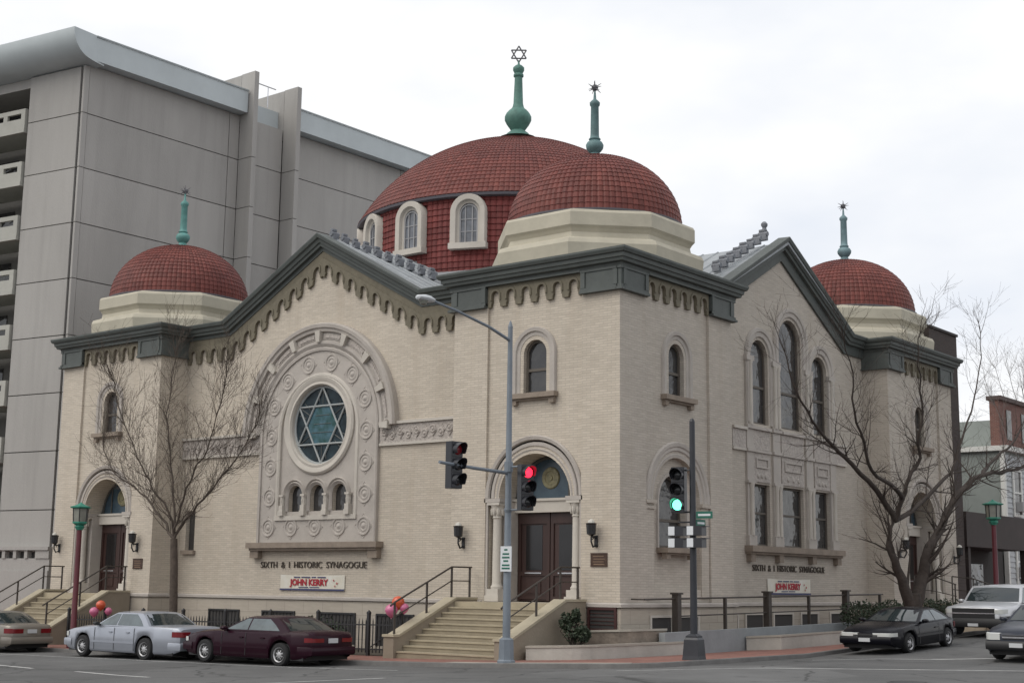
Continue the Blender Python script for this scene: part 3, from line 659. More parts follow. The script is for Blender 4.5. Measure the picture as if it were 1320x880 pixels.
# round window
rw = MB(); rw.prism([FG(a, -0.15, b) for a, b in circ], (0, 0.03, 0)); rwo = rw.build('round_window', STAIN, SY)
def ringprof(F, cu, cz, prof, n=48):
    m = MB(); k = len(prof)
    for i in range(n):
        a = 2*pi*i/n
        for r, o in prof: m.v.append(F(cu+r*cos(a), o, cz+r*sin(a)))
    for i in range(n):
        for j in range(k): m.f.append((i*k+j, i*k+(j+1) % k, ((i+1) % n)*k+(j+1) % k, ((i+1) % n)*k+j))
    return m
ringprof(FG, G0, RW_Z, [(1.60, -0.14), (1.61, 0.04), (1.66, 0.12), (1.76, 0.10), (1.82, 0.13), (1.95, 0.16), (2.03, 0.10), (2.03, 0.03), (1.7, 0.0)]).build('window_frame', STONEL, rwo, smooth=True, ang=28)
ringprof(FG, G0, RW_Z, [(1.52, -0.148), (1.52, -0.10), (1.605, -0.09), (1.605, -0.148)]).build('rim', mat('tracery_paint', (0.33, 0.35, 0.35), 0.6), rwo)
st = MB(); RS = 1.56
for q in (0, 1):
    p3 = [(G0+RS*cos(pi/2+q*pi+2*pi*k/3), RW_Z+RS*sin(pi/2+q*pi+2*pi*k/3)) for k in range(3)]
    for i in range(3): st.tube([FG(*[p3[i][0], -0.11-0.01*q, p3[i][1]]), FG(p3[(i+1) % 3][0], -0.11-0.01*q, p3[(i+1) % 3][1])], 0.042, 6)
st.build('star_tracery', MATS['tracery_paint'], rwo)
lead = MB()
for k in range(6):
    a = pi/6+k*pi/3
    lead.tube([FG(G0+0.85*cos(a), -.135, RW_Z+.85*sin(a)), FG(G0+1.45*cos(a), -.135, RW_Z+1.45*sin(a))], 0.018, 4)
    for q in (-1, 1):
        b = a+q*0.2; lead.tube([FG(G0+1.0*cos(b), -.135, RW_Z+1.0*sin(b)), FG(G0+1.42*cos(b), -.135, RW_Z+1.42*sin(b))], 0.014, 4)
for k in range(3): lead.tube([FG(G0-.6+.1*k, -.135, RW_Z-.3+.35*k), FG(G0+.6-.1*k, -.135, RW_Z-.3+.35*k)], 0.012, 4)
lead.build('leading', mat('lead', (0.12, 0.125, 0.12), 0.6), rwo, kind='stuff')
MB().prism([FG(G0+0.86*cos(k*pi/3), -0.145, RW_Z+0.86*sin(k*pi/3)) for k in range(6)], (0, 0.005, 0)).build('pane', STAINC, rwo)
# three small windows
for k in (-1, 0, 1):
    uc = G0+k*1.27
    o = arch_window(FG, uc, 5.64, 0.40, 4.97, 0.2, None, [(0.0, -0.15), (0.03, 0.05), (0.10, 0.12), (0.16, 0.06), (0.21, 0.14), (0.25, 0.04), (0.1, 0.02)], 0.0, bars=False)
for k in (-1.5, -0.5, 0.5, 1.5): column(FG, G0+k*1.27, 0.13, 4.80, 5.66, 0.075, panel)
sl_ = MB().fbox(FG, G0-3.75, G0+3.75, -0.0, 0.42, 3.50, 3.72).fbox(FG, G0-3.65, G0+3.65, 0.0, 0.32, 3.40, 3.499)
for s_ in (-1, 1): sl_.fbox(FG, G0+s_*3.4-.25, G0+s_*3.4+.25, 0.0, 0.26, 3.10, 3.399)
sl_.build('sill', SILLM, panel)
for s_ in (-1, 1):                            # carved frieze between the panel and the towers
    a, b = sorted((G0+s_*3.46, GC+s_*(GH-0.01))); fb = MB().fbox(FG, a, b, 0.0, 0.07, 7.50, 8.22); fo = fb.build('carved_frieze', STONE2, SY)
    MB().fbox(FG, a, b, 0.0, 0.16, 8.221, 8.33).build('moulding', STONEL, fo); MB().fbox(FG, a, b, 0.0, 0.11, 7.40, 7.499).build('moulding', STONEL, fo)
    sc = MB(); n = int((b-a)/0.42)
    for i in range(n):
        u = a+0.25+i*0.42; sc.lathe([(0.0, -0.05), (0.05, -0.045), (0.08, -0.01), (0.12, -0.04), (0.16, -0.03), (0.18, 0.0)], FG(u, 0.07, 7.86+0.08*(-1)**i), 9, axis='y')
        sc.tube([FG(u+0.02, 0.085, 7.64), FG(u+0.2, 0.09, 7.86), FG(u+0.02, 0.085, 8.1)], 0.025, 4)
    sc.build('scroll', STONE2, fo, kind='stuff')
for s_ in (-1, 1):
    u = GC+s_*7.85
    wn_ = MB().fbox(FG, u-.3, u+.3, -0.22, -0.2, 3.45, 5.15).build('slit_window', GLASS, SY); MB().fbox(FG, u-.42, u+.42, -0.1, 0.16, 3.28, 3.449).build('sill', SILLM, wn_)
# basement windows of the front yard
for c in (-21.08, -17.72, -14.3, -11.23):
    wo = MB().fbox(FG, c-.93, c+.93, 0.072, 0.08, -0.2, 0.95).build('basement_window', DARKREC, SY)
    fr = MB()
    for ua, ub, z0, z1 in ((c-.98, c-.90, -.2, 1.0), (c+.90, c+.98, -.2, 1.0), (c-.9, c+.9, .93, 1.0)): fr.fbox(FG, ua, ub, 0.073, 0.13, z0, z1)
    for i in range(1, 9): fr.fbox(FG, c-.9+i*.2-.012, c-.9+i*.2+.012, 0.085, 0.105, -.2, .93)
    fr.build('bar', IRON, wo)
# right gable: triple window bay ------------------------------------
SC = D/2; SH = D/2-T; SCA = SC-.75
bay = []; deps = []
sides = [(-2.62, 0.70, 11.25), (0.0, 0.95, 12.20), (2.62, 0.70, 11.25)]
for du, r, zs in sides: bay.append(arch_pts(SC+du, zs, r, 8.55, 14))
for du, r, zs in sides: bay.append(rect(SC+du-r, SC+du+r, 3.76, 6.17))
MB().face_holes(FR, gable_outline(SC, SH, 13.0, 16.1, 5.8, SCA), bay, 0.0, 0.24).build('wall', BRICK_SHADE, SY, recalc=False)
rake(FR, SC, SH-0.01, 13.0-0.16, 16.0, 5.8, SCA)
MB().sweep([(SC+SH-.02, 12.62), (SCA+5.75, 12.62), (SCA, 15.78), (SCA-5.75, 12.62), (SC-SH+.02, 12.62)], [(-0.20, 0.004), (-0.20, 0.10), (0.10, 0.14), (0.10, 0.004)], lambda a, b, c: FR(a, c, b)).build('frieze_band', SLATEP, SY)
SUR_B = [(0.0, -0.2), (0.03, -0.04), (0.10, 0.0), (0.14, 0.07), (0.30, 0.08), (0.34, 0.13), (0.46, 0.14), (0.50, 0.05), (0.50, 0.0), (0.2, -0.2)]
for du, r, zs in sides:
    arch_window(FR, SC+du, zs, r, 8.55, 0.21, None, SUR_B, 0.0, mid=10.05)
    wo = MB().fbox(FR, SC+du-r, SC+du+r, -0.22, -0.20, 3.76, 6.17).build('window', GLASS, SY)
    fr = MB()
    for s_ in (-1, 1): fr.fbox(FR, *sorted((SC+du+s_*(r-.08), SC+du+s_*r)), -.20, -.14, 3.76, 6.17)
    for z in (3.76, 5.0, 6.09): fr.fbox(FR, SC+du-r+.08, SC+du+r-.08, -.20, -.15, z, z+.08)
    fr.build('sash', MATS['sash_brown'], wo)
    sp = MB().fbox(FR, SC+du-r, SC+du+r, -0.0, 0.05, 7.52, 8.30).fbox(FR, SC+du-r, SC+du+r, 0.0, 0.05, 6.25, 7.40)
    po = sp.build('spandrel', STONE2, SY)
    det = MB().fbox(FR, SC+du-r, SC+du+r, 0.0, 0.15, 8.301, 8.42).fbox(FR, SC+du-r, SC+du+r, 0.0, 0.12, 7.401, 7.5)
    rr_ = r-0.2
    for (ua, ub, z0, z1) in ((-rr_, rr_, 7.14, 7.2), (-rr_, rr_, 6.80, 6.85), (-rr_, -rr_+.07, 6.851, 7.139), (rr_-.07, rr_, 6.851, 7.139)): det.fbox(FR, SC+du+ua, SC+du+ub, 0.051, 0.10, z0, z1)
    for i in (-1, 0, 1): det.lathe([(0.0, 0.05), (0.08, 0.045), (0.12, 0.0)], FR(SC+du+i*rr_*.6, 0.05, 6.5), 10, axis='x')
    det.build('relief', STONE, po, kind='stuff')
for du, hw in ((-3.58, 0.26), (-1.42, 0.30), (1.42, 0.30), (3.58, 0.26)):      # pilasters and colonettes between the lights
    pl = MB().fbox(FR, SC+du-hw, SC+du+hw, 0.0, 0.09, 3.76, 11.2 if abs(du) > 2 else 11.0)
    for z0, z1 in ((3.76, 4.15), (8.30, 8.45), (7.40, 7.52), (6.17, 6.28), (11.0, 11.2)): pl.fbox(FR, SC+du-hw-.04, SC+du+hw+.04, 0.0, 0.16, z0+.001, z1-.001)
    po = pl.build('pilaster', STONE, SY)
    for q in (-1, 1) if abs(du) < 2 else (0,):
        for z0, z1 in ((4.15, 6.17), (8.45, 11.0)): c = FR(SC+du+q*.15, .12, 0); MB().lathe([(.1, z0), (.09, z0+.1), (.085, z1-.2), (.12, z1-.05), (.12, z1)], c, 10).build('colonette', STONEL, po, smooth=True)
sl_ = MB().fbox(FR, SC-4.0, SC+4.0, -0.0, 0.36, 3.52, 3.755).fbox(FR, SC-3.95, SC+3.95, 0.0, 0.26, 3.43, 3.519)
for q in (-3.7, -1.42, 1.42, 3.7): sl_.fbox(FR, SC+q-.17, SC+q+.17, 0.0, 0.22, 3.14, 3.429)
sl_.build('sill', SILLM, SY)
for s_ in (-1, 1):
    a, b = sorted((SC+s_*3.85, SC+s_*4.9)); fo = MB().fbox(FR, a, b, 0.0, 0.06, 7.50, 8.22).build('carved_frieze', STONE2, SY)
    MB().fbox(FR, a, b, 0.0, 0.15, 8.221, 8.33).build('moulding', STONEL, fo); MB().fbox(FR, a, b, 0.0, 0.10, 7.40, 7.499).build('moulding', STONEL, fo)
for (xw, uA, uB) in ((0, 1.7, 2.9), (0, 3.4, 4.6), (-RECS, 8.2, 9.4), (-RECS, 10.1, 11.4), (-RECS, 12.3, 13.8), (-RECS, 14.6, 16.0), (-RECS, 17.2, 18.4)):
    F_ = frame((xw, 0, 0), (0, 1, 0), (1, 0, 0)); c = (uA+uB)/2
    wo = MB().fbox(F_, uA, uB, 0.072, 0.08, 0.2, 1.12).build('basement_window', DARKREC, SY); fr = MB()
    for ua, ub, z0, z1 in ((uA-.1, uA, .2, 1.2), (uB, uB+.1, .2, 1.2), (uA, uB, 1.121, 1.2)): fr.fbox(F_, ua, ub, 0.073, 0.12, z0, z1)
    fr.build('window_frame', STONEL, wo)
wo = MB().fbox(FT, -1.15, -0.1, 0.072, 0.08, 0.75, 1.40).build('basement_window', DARKREC, SY)
fr = MB()
for ua, ub, z0, z1 in ((-1.2, -1.12, .7, 1.45), (-.14, -.06, .7, 1.45), (-1.12, -.14, 1.37, 1.45), (-1.12, -.14, .7, .78)): fr.fbox(FT, ua, ub, 0.081, 0.14, z0, z1)
for i in range(1, 5): fr.fbox(FT, -1.12, -.14, 0.083, 0.1, .78+i*.12-.012, .78+i*.12+.012)
fr.build('window_frame', mat('maroon_frame', (0.05, 0.016, 0.015), 0.6), wo)
# lettering on both fronts
text_obj('lettering', 'SIXTH  &  I  HISTORIC  SYNAGOGUE', 0.36, 6.1, FG(GC-0.08, 0.03, 2.82), (pi/2, 0, 0), LETTER, SY, 0.02, -0.002)
text_obj('lettering', 'SIXTH  &  I  HISTORIC  SYNAGOGUE', 0.36, 6.1, FR(SC-.4, 0.03, 2.90), (pi/2, 0, pi/2), LETTER, SY, 0.02, -0.002)

# roofs -------------------------------------------------------------
CXD, CYD = -W/2, D/2
rf = MB(); e = 0.46
zr0, zr1 = 13.36, 16.32
def ridge_roof(F, uc, depth0, depth1):
    m = MB()
    for s_ in (-1, 1):
        pts = [F(uc, depth0, zr1), F(uc+s_*5.75, depth0, zr0-.05), F(uc+s_*5.75, depth1, zr0-.05), F(uc, depth1, zr1)]
        pts2 = [Vector(p)-Vector((0, 0, .12)) for p in pts]
        m.hexa(pts2+pts)
    nseam = 14
    for s_ in (-1, 1):
        for i in range(nseam):
            o = depth0+(depth1-depth0)*(i+.5)/nseam
            m.tube([F(uc, o, zr1+.01), F(uc+s_*5.7, o, zr0-.02)], 0.035, 4)
    return m.build('roof', METALR, SY)
ridge_roof(FG, GC, 0.44, -9.0); ridge_roof(FR, SCA, 0.44, -10.0)
MB().box(-W+.3, -1.5, 1.8, D-.3, 12.9, 13.22).build('roof', METALR, SY)
MB().box(-W+.02, -W+.3, T, D, ZB, 13.3).box(-W+.3, -T-.02, D-.32, D-.02, ZB, 13.3).build('wall', BROWNB, SY)
# scroll crockets climbing the gable tops
ck = MB(); ck.tube([(-.3, 0, .14), (.3, 0, .14)], 0.15, 8); ck.tube([(-.26, 0, .36), (.12, 0, .36)], 0.10, 8); ck.box(-.24, .24, -.14, .14, -.25, .12); ckm = ck.mesh('crocket', mat('grey_terracotta', (0.17, 0.18, 0.20), 0.7, 0.25, 3), smooth=True, ang=45)
def crockets(F, uc, sg, u0, u1, o0, o1, z0, z1, n, rz):
    for i in range(n):
        t = i/(n-1); p = F(uc+sg*(u0+(u1-u0)*t), o0+(o1-o0)*t, z0+(z1-z0)*t)
        c = link('crocket', ckm, SY); c.location = p; c.rotation_euler = (0, 0, rz); s_ = .70-.14*((i*7) % 3)/3; c.scale = (s_, s_, s_)
crockets(FG, GC, 1, 0.0, 3.5, -0.5, -2.8, 16.42, 14.72, 10, pi/2)
crockets(FR, SCA, -1, -0.05, 3.4, -0.75, -1.0, 16.72, 14.78, 8, 0)
MB().lathe([(0.0, 0.0), (.13, .03), (.08, .16), (.14, .26), (.14, .34), (.08, .42), (0.0, .45)], FR(SCA+.15, -.75, 16.95), 10).build('finial', mat('grey_terracotta', (0.17, 0.18, 0.20)), SY, smooth=True)

# domes -------------------------------------------------------------
def tile_skin(prof, ncol, c, lift=0.024):
    """barrel tiles laid in courses over a surface of revolution; prof lists (r, z) from top to bottom, one course between neighbours"""
    m = MB()
    for i in range(len(prof)-1):
        (r0, z0), (r1, z1) = prof[i], prof[i+1]; dr, dz = r1-r0, z1-z0; l = math.hypot(dr, dz) or 1; nr, nzz = -dz/l, dr/l
        if nr < 0 and nzz < 0: nr, nzz = -nr, -nzz
        nc = ncol if r1 > 0.35*prof[-1][0] else max(12, ncol//2)
        st = 2*pi/nc
        for j in range(nc):
            a = st*(j+0.5*(i % 2)*0); vs = []
            for (r, z, h) in ((r0, z0, 0.004), (r1, z1, lift)):
                for q, hb in ((-0.49, 0.0), (-0.2, 0.028), (0.2, 0.028), (0.49, 0.0)):
                    rr = r+nr*(h+hb); aa = a+q*st; vs.append((c[0]+rr*cos(aa), c[1]+rr*sin(aa), c[2]+z+nzz*(h+hb)))
            for q, hb in ((-0.48, 0.0), (0.48, 0.0)): rr = r1; aa = a+q*st; vs.append((c[0]+rr*cos(aa), c[1]+rr*sin(aa), c[2]+z1))
            m.add(vs, [(0, 1, 5, 4), (1, 2, 6, 5), (2, 3, 7, 6), (8, 4, 5), (5, 6, 9, 8), (6, 7, 9)])
    return m
def dome_prof(R, H, n, rtop, pw=1.0):
    out = []
    for i in range(n+1):
        t = i/n; a = pi/2*(1-t); r = R*cos(a)**pw if a < pi/2-1e-6 else 0.0
        out.append((max(rtop, r), H*sin(a)))
    return out
def cap_prof(R, H, n, rtop):
    Rs = (R*R+H*H)/(2*H); out = []
    a1 = math.asin(R/Rs)
    for i in range(n+1):
        a = a1*i/n; out.append((max(rtop, Rs*sin(a)), Rs*cos(a)-(Rs-H)))
    return out
def star_mesh(R, rad, c, rz, six=True):
    m = MB(); d = Vector((cos(rz), sin(rz), 0))
    for q in (0, 1):
        p3 = [Vector(c)+d*(R*cos(pi/2+q*pi+2*pi*k/3))+Vector((0, 0, R*sin(pi/2+q*pi+2*pi*k/3))) for k in range(3)]
        for i in range(3): m.tube([p3[i], p3[(i+1) % 3]], rad, 6)
    return m
def burst_mesh(R, c):
    m = MB(); m.lathe([(0, -.13), (.09, -.1), (.13, 0), (.09, .1), (0, .13)], c, 8); random.seed(4)
    for k in range(12):
        a = 2*pi*k/12; e = [0, .6, -.6][k % 3]; v = Vector((cos(a)*cos(e), sin(a)*cos(e), sin(e))); m.tube([Vector(c), Vector(c)+v*R], [0.03, 0.008], 5)
    m.tube([Vector(c), Vector(c)+Vector((0, 0, R))], [.03, .008], 5); return m
def corner_dome(cx, cy, metal=COPPER):
    n8 = pi/8
    def octo(prof): return MB().lathe(prof, (cx, cy, 0), 8, n8)
    base = octo([(4.02, 13.25), (4.08, 13.82), (4.00, 13.98), (3.62, 14.12), (3.58, 14.30), (3.66, 14.42), (3.76, 14.52), (3.76, 14.98), (3.70, 15.08), (3.3, 15.2)]).build('dome_base', CREAM, SY)
    R, H, z0 = 3.22, 2.76, 15.20
    core = MB().lathe([(r*.985, z*.985) for r, z in dome_prof(R, H, 12, 0.05)], (cx, cy, z0), 40).build('dome', mat('tile_bed', (0.075, 0.025, 0.02), 0.9), SY)
    tile_skin(dome_prof(R, H, 20, 0.22, 0.96)[1:], 92, (cx, cy, z0)).build('roof_tile', TILE, core, recalc=False, kind='stuff')
    MB().lathe([(R-.06, -.06), (R+.12, -.07), (R+.13, .0), (R+.02, .03)], (cx, cy, z0), 48).build('dome_rim', mat('lead_flashing', (0.10, 0.095, 0.11), 0.6), core, smooth=True)
    f = MB().lathe([(.52, -.1), (.30, .04), (.20, .14), (.17, .22), (.24, .28), (.32, .40), (.34, .52), (.28, .64), (.19, .70), (.23, .76), (.18, .82), (.165, .92), (.15, 2.05), (.19, 2.1), (.2, 2.2), (.13, 2.28), (.06, 2.34), (.03, 2.7)], (cx, cy, 17.98), 16).build('finial', metal, SY, smooth=True, ang=50)
    burst_mesh(.30, (cx, cy, 20.78)).build('starburst', mat('tarnished_star', (.09, .09, .10), .5), f)
corner_dome(-T/2, T/2, mat('copper_patina_dull', (0.10, 0.175, 0.18), 0.65, 0.3, 2.5)); corner_dome(-W+T/2, T/2, mat('copper_patina_bright', (0.10, 0.26, 0.24), 0.6, 0.25, 2.5)); corner_dome(-T/2, D-T/2, mat('copper_patina_blue', (0.14, 0.22, 0.24), 0.65, 0.25, 2.5))
ZE = 19.0; RD = 7.42
drum = MB().lathe([(RD-.05, 15.0), (RD-.05, ZE)], (CXD, CYD, 0), 64).build('drum', mat('tile_bed2', (0.08, 0.018, 0.017), 0.9), SY)
dcs = [(RD+.02, ZE-.03-i*.27) for i in range(15)]
# drum tiles, left out where the windows sit
tw = MB(); nc = 170
for i in range(len(dcs)-1):
    z0, z1 = dcs[i][1], dcs[i+1][1]
    for j in range(nc):
        a = 2*pi*j/nc; wa = (a+pi/16) % (pi/8)-pi/16
        zc = (z0+z1)/2
        if abs(wa)*RD < 0.70 and 16.6 < zc < 18.6: continue
        vs = []
        for z, h in ((z0, .004), (z1, .045)):
            for q, hb in ((-.48, 0), (-.2, .03), (.2, .03), (.48, 0)):
                rr = RD+h+hb; aa = a+q*2*pi/nc; vs.append((CXD+rr*cos(aa), CYD+rr*sin(aa), z))
        for q in (-.48, .48): aa = a+q*2*pi/nc; vs.append((CXD+RD*cos(aa), CYD+RD*sin(aa), z1))
        tw.add(vs, [(0, 1, 5, 4), (1, 2, 6, 5), (2, 3, 7, 6), (8, 4, 5), (5, 6, 9, 8), (6, 7, 9)])
tw.build('roof_tile', TILED, drum, recalc=False, kind='stuff')
HDM = 4.5; RE = RD+.27
dome = MB().lathe([(r*.987, z*.987) for r, z in cap_prof(RE, HDM, 16, .05)], (CXD, CYD, ZE), 64).build('dome', MATS['tile_bed'], SY)
tile_skin(cap_prof(RE, HDM, 34, .3)[1:], 204, (CXD, CYD, ZE), .026).build('roof_tile', TILE, dome, recalc=False, kind='stuff')
MB().lathe([(RD, -.16), (RE+.02, -.13), (RE+.05, -.02), (RE-.05, .02)], (CXD, CYD, ZE), 72).build('dome_rim', MATS['lead_flashing'], dome, smooth=True)
MB().lathe([(RD+.02, 15.6), (RD+.35, 15.45), (RD+1.6, 14.85), (RD+3.4, 13.7), (RD+3.4, 13.3)], (CXD, CYD, 0), 32).build('drum_skirt', METALR, SY)
for k in range(16):
    a = k*pi/8
    if not (-pi*.95 < ((a+pi) % (2*pi))-pi < pi*.25): continue
    O = Vector((cos(a), sin(a), 0)); U = Vector((-sin(a), cos(a), 0)); F = frame((CXD+O.x*RD, CYD+O.y*RD, 0), U, O)
    pn = MB().prism([F(x, 0.06, z) for x, z in arch_pts(0, 18.15, .42, 16.75)], O*-.03).build('drum_window', GLASSB, SY)
    MB().sweep(arch_pts(0, 18.15, .42, 16.75), [(0.0, 0.0), (0.0, .12), (.10, .14), (.14, .30), (.36, .32), (.40, .25), (.40, -.15)], lambda x, z, c: F(x, c, z)).fbox(F, -.86, .86, -.1, .36, 16.50, 16.76).build('window_frame', STONEL, pn, smooth=True, ang=30)
    gl = MB()
    for x in (-.16, .16): gl.fbox(F, x-.025, x+.025, .061, .10, 16.78, 18.4)
    for z in (17.3, 17.85): gl.fbox(F, -.4, .4, .062, .09, z-.02, z+.02)
    gl.sweep(arch_pts(0, 18.1, .36, 16.77), [(0, .065), (.06, .065), (.06, .11), (0, .11)], lambda x, z, c: F(x, c, z))
    gl.build('glazing_bar', mat('weathered_grey_wood', (.3, .3, .31), .7), pn)
f = MB().lathe([(.95, -.12), (.62, .0), (.56, .12), (.34, .30), (.42, .42), (.56, .62), (.66, .82), (.66, 1.02), (.58, 1.18), (.44, 1.34), (.34, 1.42), (.29, 1.5), (.24, 1.7), (.19, 3.05), (.25, 3.1), (.25, 3.2), (.2, 3.26), (.28, 3.42), (.28, 3.56), (.16, 3.68), (.06, 3.72), (.03, 3.95)], (CXD, CYD, 23.95), 20).build('finial', COPPER, SY, smooth=True, ang=50)
star_mesh(.43, .036, (CXD, CYD, 28.22), YAW).build('star', MATS['tarnished_star'], f)

# ------------------------------------------------------------------ neighbouring buildings
AP = thing('apartment_building', 'tall grey precast concrete apartment block with balconies and rounded metal eaves behind the synagogue', 'building', (0, 0, 0))
AX, AY = -35.5, 2.6
FA = frame((AX, AY, 0), (0, 1, 0), (1, 0, 0)); dl = Vector((-0.988, -0.156, 0)); FL = frame((AX, AY, 0), dl, (0.156, -0.988, 0))
core = MB(); core.prism([(AX-.14, AY+.05, -1.4), (AX-.14, AY+44, -1.4), (AX-30, AY+44, -1.4)] + [FL(30, -2.6, -1.4), FL(4.1, -2.6, -1.4), FL(4.1, -.14, -1.4), FL(.14, -.14, -1.4)], (0, 0, 29.5)); core.build('wall', JOINT, AP)
MB().fbox(FL, 4.12, 30, -2.55, -2.45, -1, 28.1).build('wall', BALREC, AP)
rows = [28.2]+[26.05-2.93*k for k in range(10)]
pmesh = {}
def panel_box(F, u0, u1, z0, z1, o=0.0, th=.13):
    return MB().fbox(F, u0+.025, u1-.025, o-th, o, z0+.025, z1-.025).build('panel', CONC, AP)
for i in range(10):
    z1, z0 = rows[i], rows[i+1]
    for a, b in ((.28, 9.7), (9.7, 10.45), (10.8, 13.75), (14.15, 24), (24, 34), (34, 43)): panel_box(FA, a, b, z0, z1 if i else 28.71)
    if z1 > 3.6: panel_box(FL, .28, 4.05, max(z0, 3.45), z1 if i else 28.6)
    MB().fbox(FA, -.02, .27, -.13, .03, z0+.02, (z1 if i else 28.6)-.02).build('corner_panel', CONC, AP)
for u in (10.62, 13.95):                           # two full-height fins
    for i in range(10):
        z1, z0 = rows[i], rows[i+1]
        MB().fbox(FA, u-.16, u+.16, 0.0, 1.15, z0+.02, (z1 if i else 31.2)-.02).build('fin_panel', CONC, AP)
    MB().fbox(FA, u-.16, u+.16, -3.0, -.02, 28.3, 31.15).build('fin_panel', CONC, AP)
roll = [(-.6, 28.6), (.12, 28.66)] + [(.2+1.35*sin(pi/2*q/8), 28.68+1.25*(1-cos(pi/2*q/8))) for q in range(1, 9)] + [(1.55, 30.05), (-.6, 30.1)]
MB().sweep([FL(30, 0, 0)[:2], FL(-.72, 0, 0)[:2]], roll, lambda a, b, c: (a, b, c)).build('eaves', FASCIA, AP, smooth=True, ang=40)
for a0, a1 in ((.1, 10.40), (14.2, 44)):
    MB().sweep([(AX, AY+a0), (AX, AY+a1)], [(-.6, 28.72), (.70, 28.72), (.72, 29.98), (-.6, 30.05)], lambda a, b, c: (a, b, c)).build('fascia', FASCIA, AP)
    MB().sweep([(AX, AY+a0), (AX, AY+a1)], [(.715, 29.985), (.78, 29.985), (.78, 30.07), (.715, 30.07)], lambda a, b, c: (a, b, c)).build('fascia_lip', mat('fascia_lip', (.3, .33, .34), .5), AP)
MB().prism([FL(30, .05, 28.1), FL(.02, -.2, 28.1), FA(44, -.2, 28.1), (AX-30, AY+44, 28.1)], (0, 0, .52)).build('roof', CONC, AP)
MB().tube([FA(11, -.6, 31.3), FA(13.6, -.6, 31.3)], .04, 5).tube([FA(11.6, -.6, 30), FA(11.6, -.6, 31.3)], .03, 5).tube([FA(13, -.6, 30), FA(13, -.6, 31.3)], .03, 5).build('roof_rail', CHROME, AP)
MB().box(AX-20, AX-.5, AY+5, AY+40, 28.1, 29.9).build('roof', FASCIA, AP)
for k in range(9):
    z = 25.55-2.93*k
    if z < 2: continue
    b = MB().fbox(FL, 4.15, 12.4, -2.0, .15, z, z+.22); bo = b.build('balcony', CONCL, AP)
    pr_ = MB().fbox(FL, 4.15, 12.4, -.02, .13, z+.221, z+.78).fbox(FL, 4.15, 12.4, -.02, .13, z+1.08, z+1.32)
    for u in [4.15+1.36*i for i in range(7)]: pr_.fbox(FL, u, u+.3, -.018, .128, z+.781, z+1.079)
    pr_.fbox(FL, 4.15, 4.3, -1.9, -.021, z+.221, z+1.32)
    pr_.build('parapet', CONCL, bo)
    [MB().fbox(FL, u, u+1.9, -2.44, -2.4, z+.3, z+2.5).build('window', GLASS, AP) for u in (4.6, 7.4, 10.0)]
    MB().fbox(FL, 12.4, 20, -2.5, .1, z-1.7, z+1.23).build('panel', CONC, AP)
ba = MB().fbox(FL, .05, 14, -.13, .25, -1.2, 2.55).fbox(FL, .05, 14, -.13, .18, 2.551, 3.15).fbox(FL, .05, 14, -.13, .32, 3.551, 3.72)
for u in (0.05, 1.55, 2.35, 3.15, 3.95, 4.75, 5.55): ba.fbox(FL, u, u+.22 if u > 1 else 1.0, -.1, .24, 3.151, 3.55)
ba.build('base_wall', CONC, AP)
MB().fbox(FL, .3, 9, -.12, -.05, 3.151, 3.55).build('window', DARKREC, AP)

BB = thing('brick_building', 'dark brown brick block with a flat top rising behind the right hand tower', 'building')
MB().box(-9, -1.0, D+.06, D+3.6, -1, 15.0).build('wall', BROWNB, BB); MB().box(-9.05, -.92, D+.03, D+3.65, 15.001, 15.12).build('coping', mat('dark_coping', (0.04, 0.035, 0.034), 0.8), BB)
MB().box(-9, -3.2, D+3.7, 43.4, -1, 6.0).build('wall', mat('recess_shade', (0.05, 0.047, 0.045)), BB)  # shade under the canopy put into this wall's colour
cnp = MB().box(-3.2, -.9, D+3.7, 41.4, 4.35, 6.1).build('canopy', mat('brown_fascia', (0.035, 0.025, 0.023), 0.7, 0.2, 1), BB)
for y in (D+4.2, 40.9): MB().box(-1.3, -1.0, y-.15, y+.15, -.5, 4.349).build('post', MATS['brown_fascia'], BB)
MB().box(-3.19, -3.12, 34.5, 36.3, .6, 3.4).build('door', DARKREC, BB); MB().box(-3.19, -3.1, 37.5, 40, 1.4, 3.6).build('window', GLASS, BB)

WHs = thing('white_house', 'white clapboard row house with grey side wall and sash windows at the right edge', 'house')
MB().box(-13, -3.05, 43.75, 52, -.5, 10.2).build('wall', HOUSEG, WHs)
brd = MB()
for k in range(33): z = -.2+k*.31; brd.hexa([(-3.049, 43.85, z), (-2.99, 43.85, z), (-2.99, 52, z), (-3.049, 52, z), (-3.049, 43.85, z+.3), (-3.03, 43.85, z+.3), (-3.03, 52, z+.3), (-3.049, 52, z+.3)])
brd.build('clapboard', HOUSEW, WHs, kind='stuff')
MB().box(-3.2, -2.94, 43.6, 43.84, -.5, 10.2).build('corner_board', TRIMW, WHs)
MB().box(-13.2, -2.7, 43.5, 52, 10.21, 10.5).build('cornice', TRIMW, WHs)
for y in (45.6, 48.6):
    for z0, z1 in ((2.5, 5.2), (6.6, 9.1)):
        g = MB().box(-2.985, -2.97, y-.55, y+.55, z0, z1).build('window', GLASS, WHs)
        f = MB()
        for a, b, c, d in ((y-.72, y-.55, z0-.15, z1+.18), (y+.55, y+.72, z0-.15, z1+.18), (y-.55, y+.55, z1, z1+.18), (y-.55, y+.55, z0-.15, z0), (y-.55, y+.55, (z0+z1)/2-.05, (z0+z1)/2+.05)): f.box(-2.984, -2.90, a, b, c, d)
        f.build('window_frame', TRIMW, g)
MB().box(-2.96, -2.5, 45.1, 46.1, 3.0, 3.55).build('air_conditioner', mat('ac_grey', (.3, .3, .3), .6), WHs); MB().box(-2.96, -2.5, 45.1, 46.1, 6.75, 7.3).build('air_conditioner', MATS['ac_grey'], WHs)
MB().box(-6.5, -6.1, 43.7, 43.749, 2, 10.1).build('downpipe', HOUSEW, WHs)
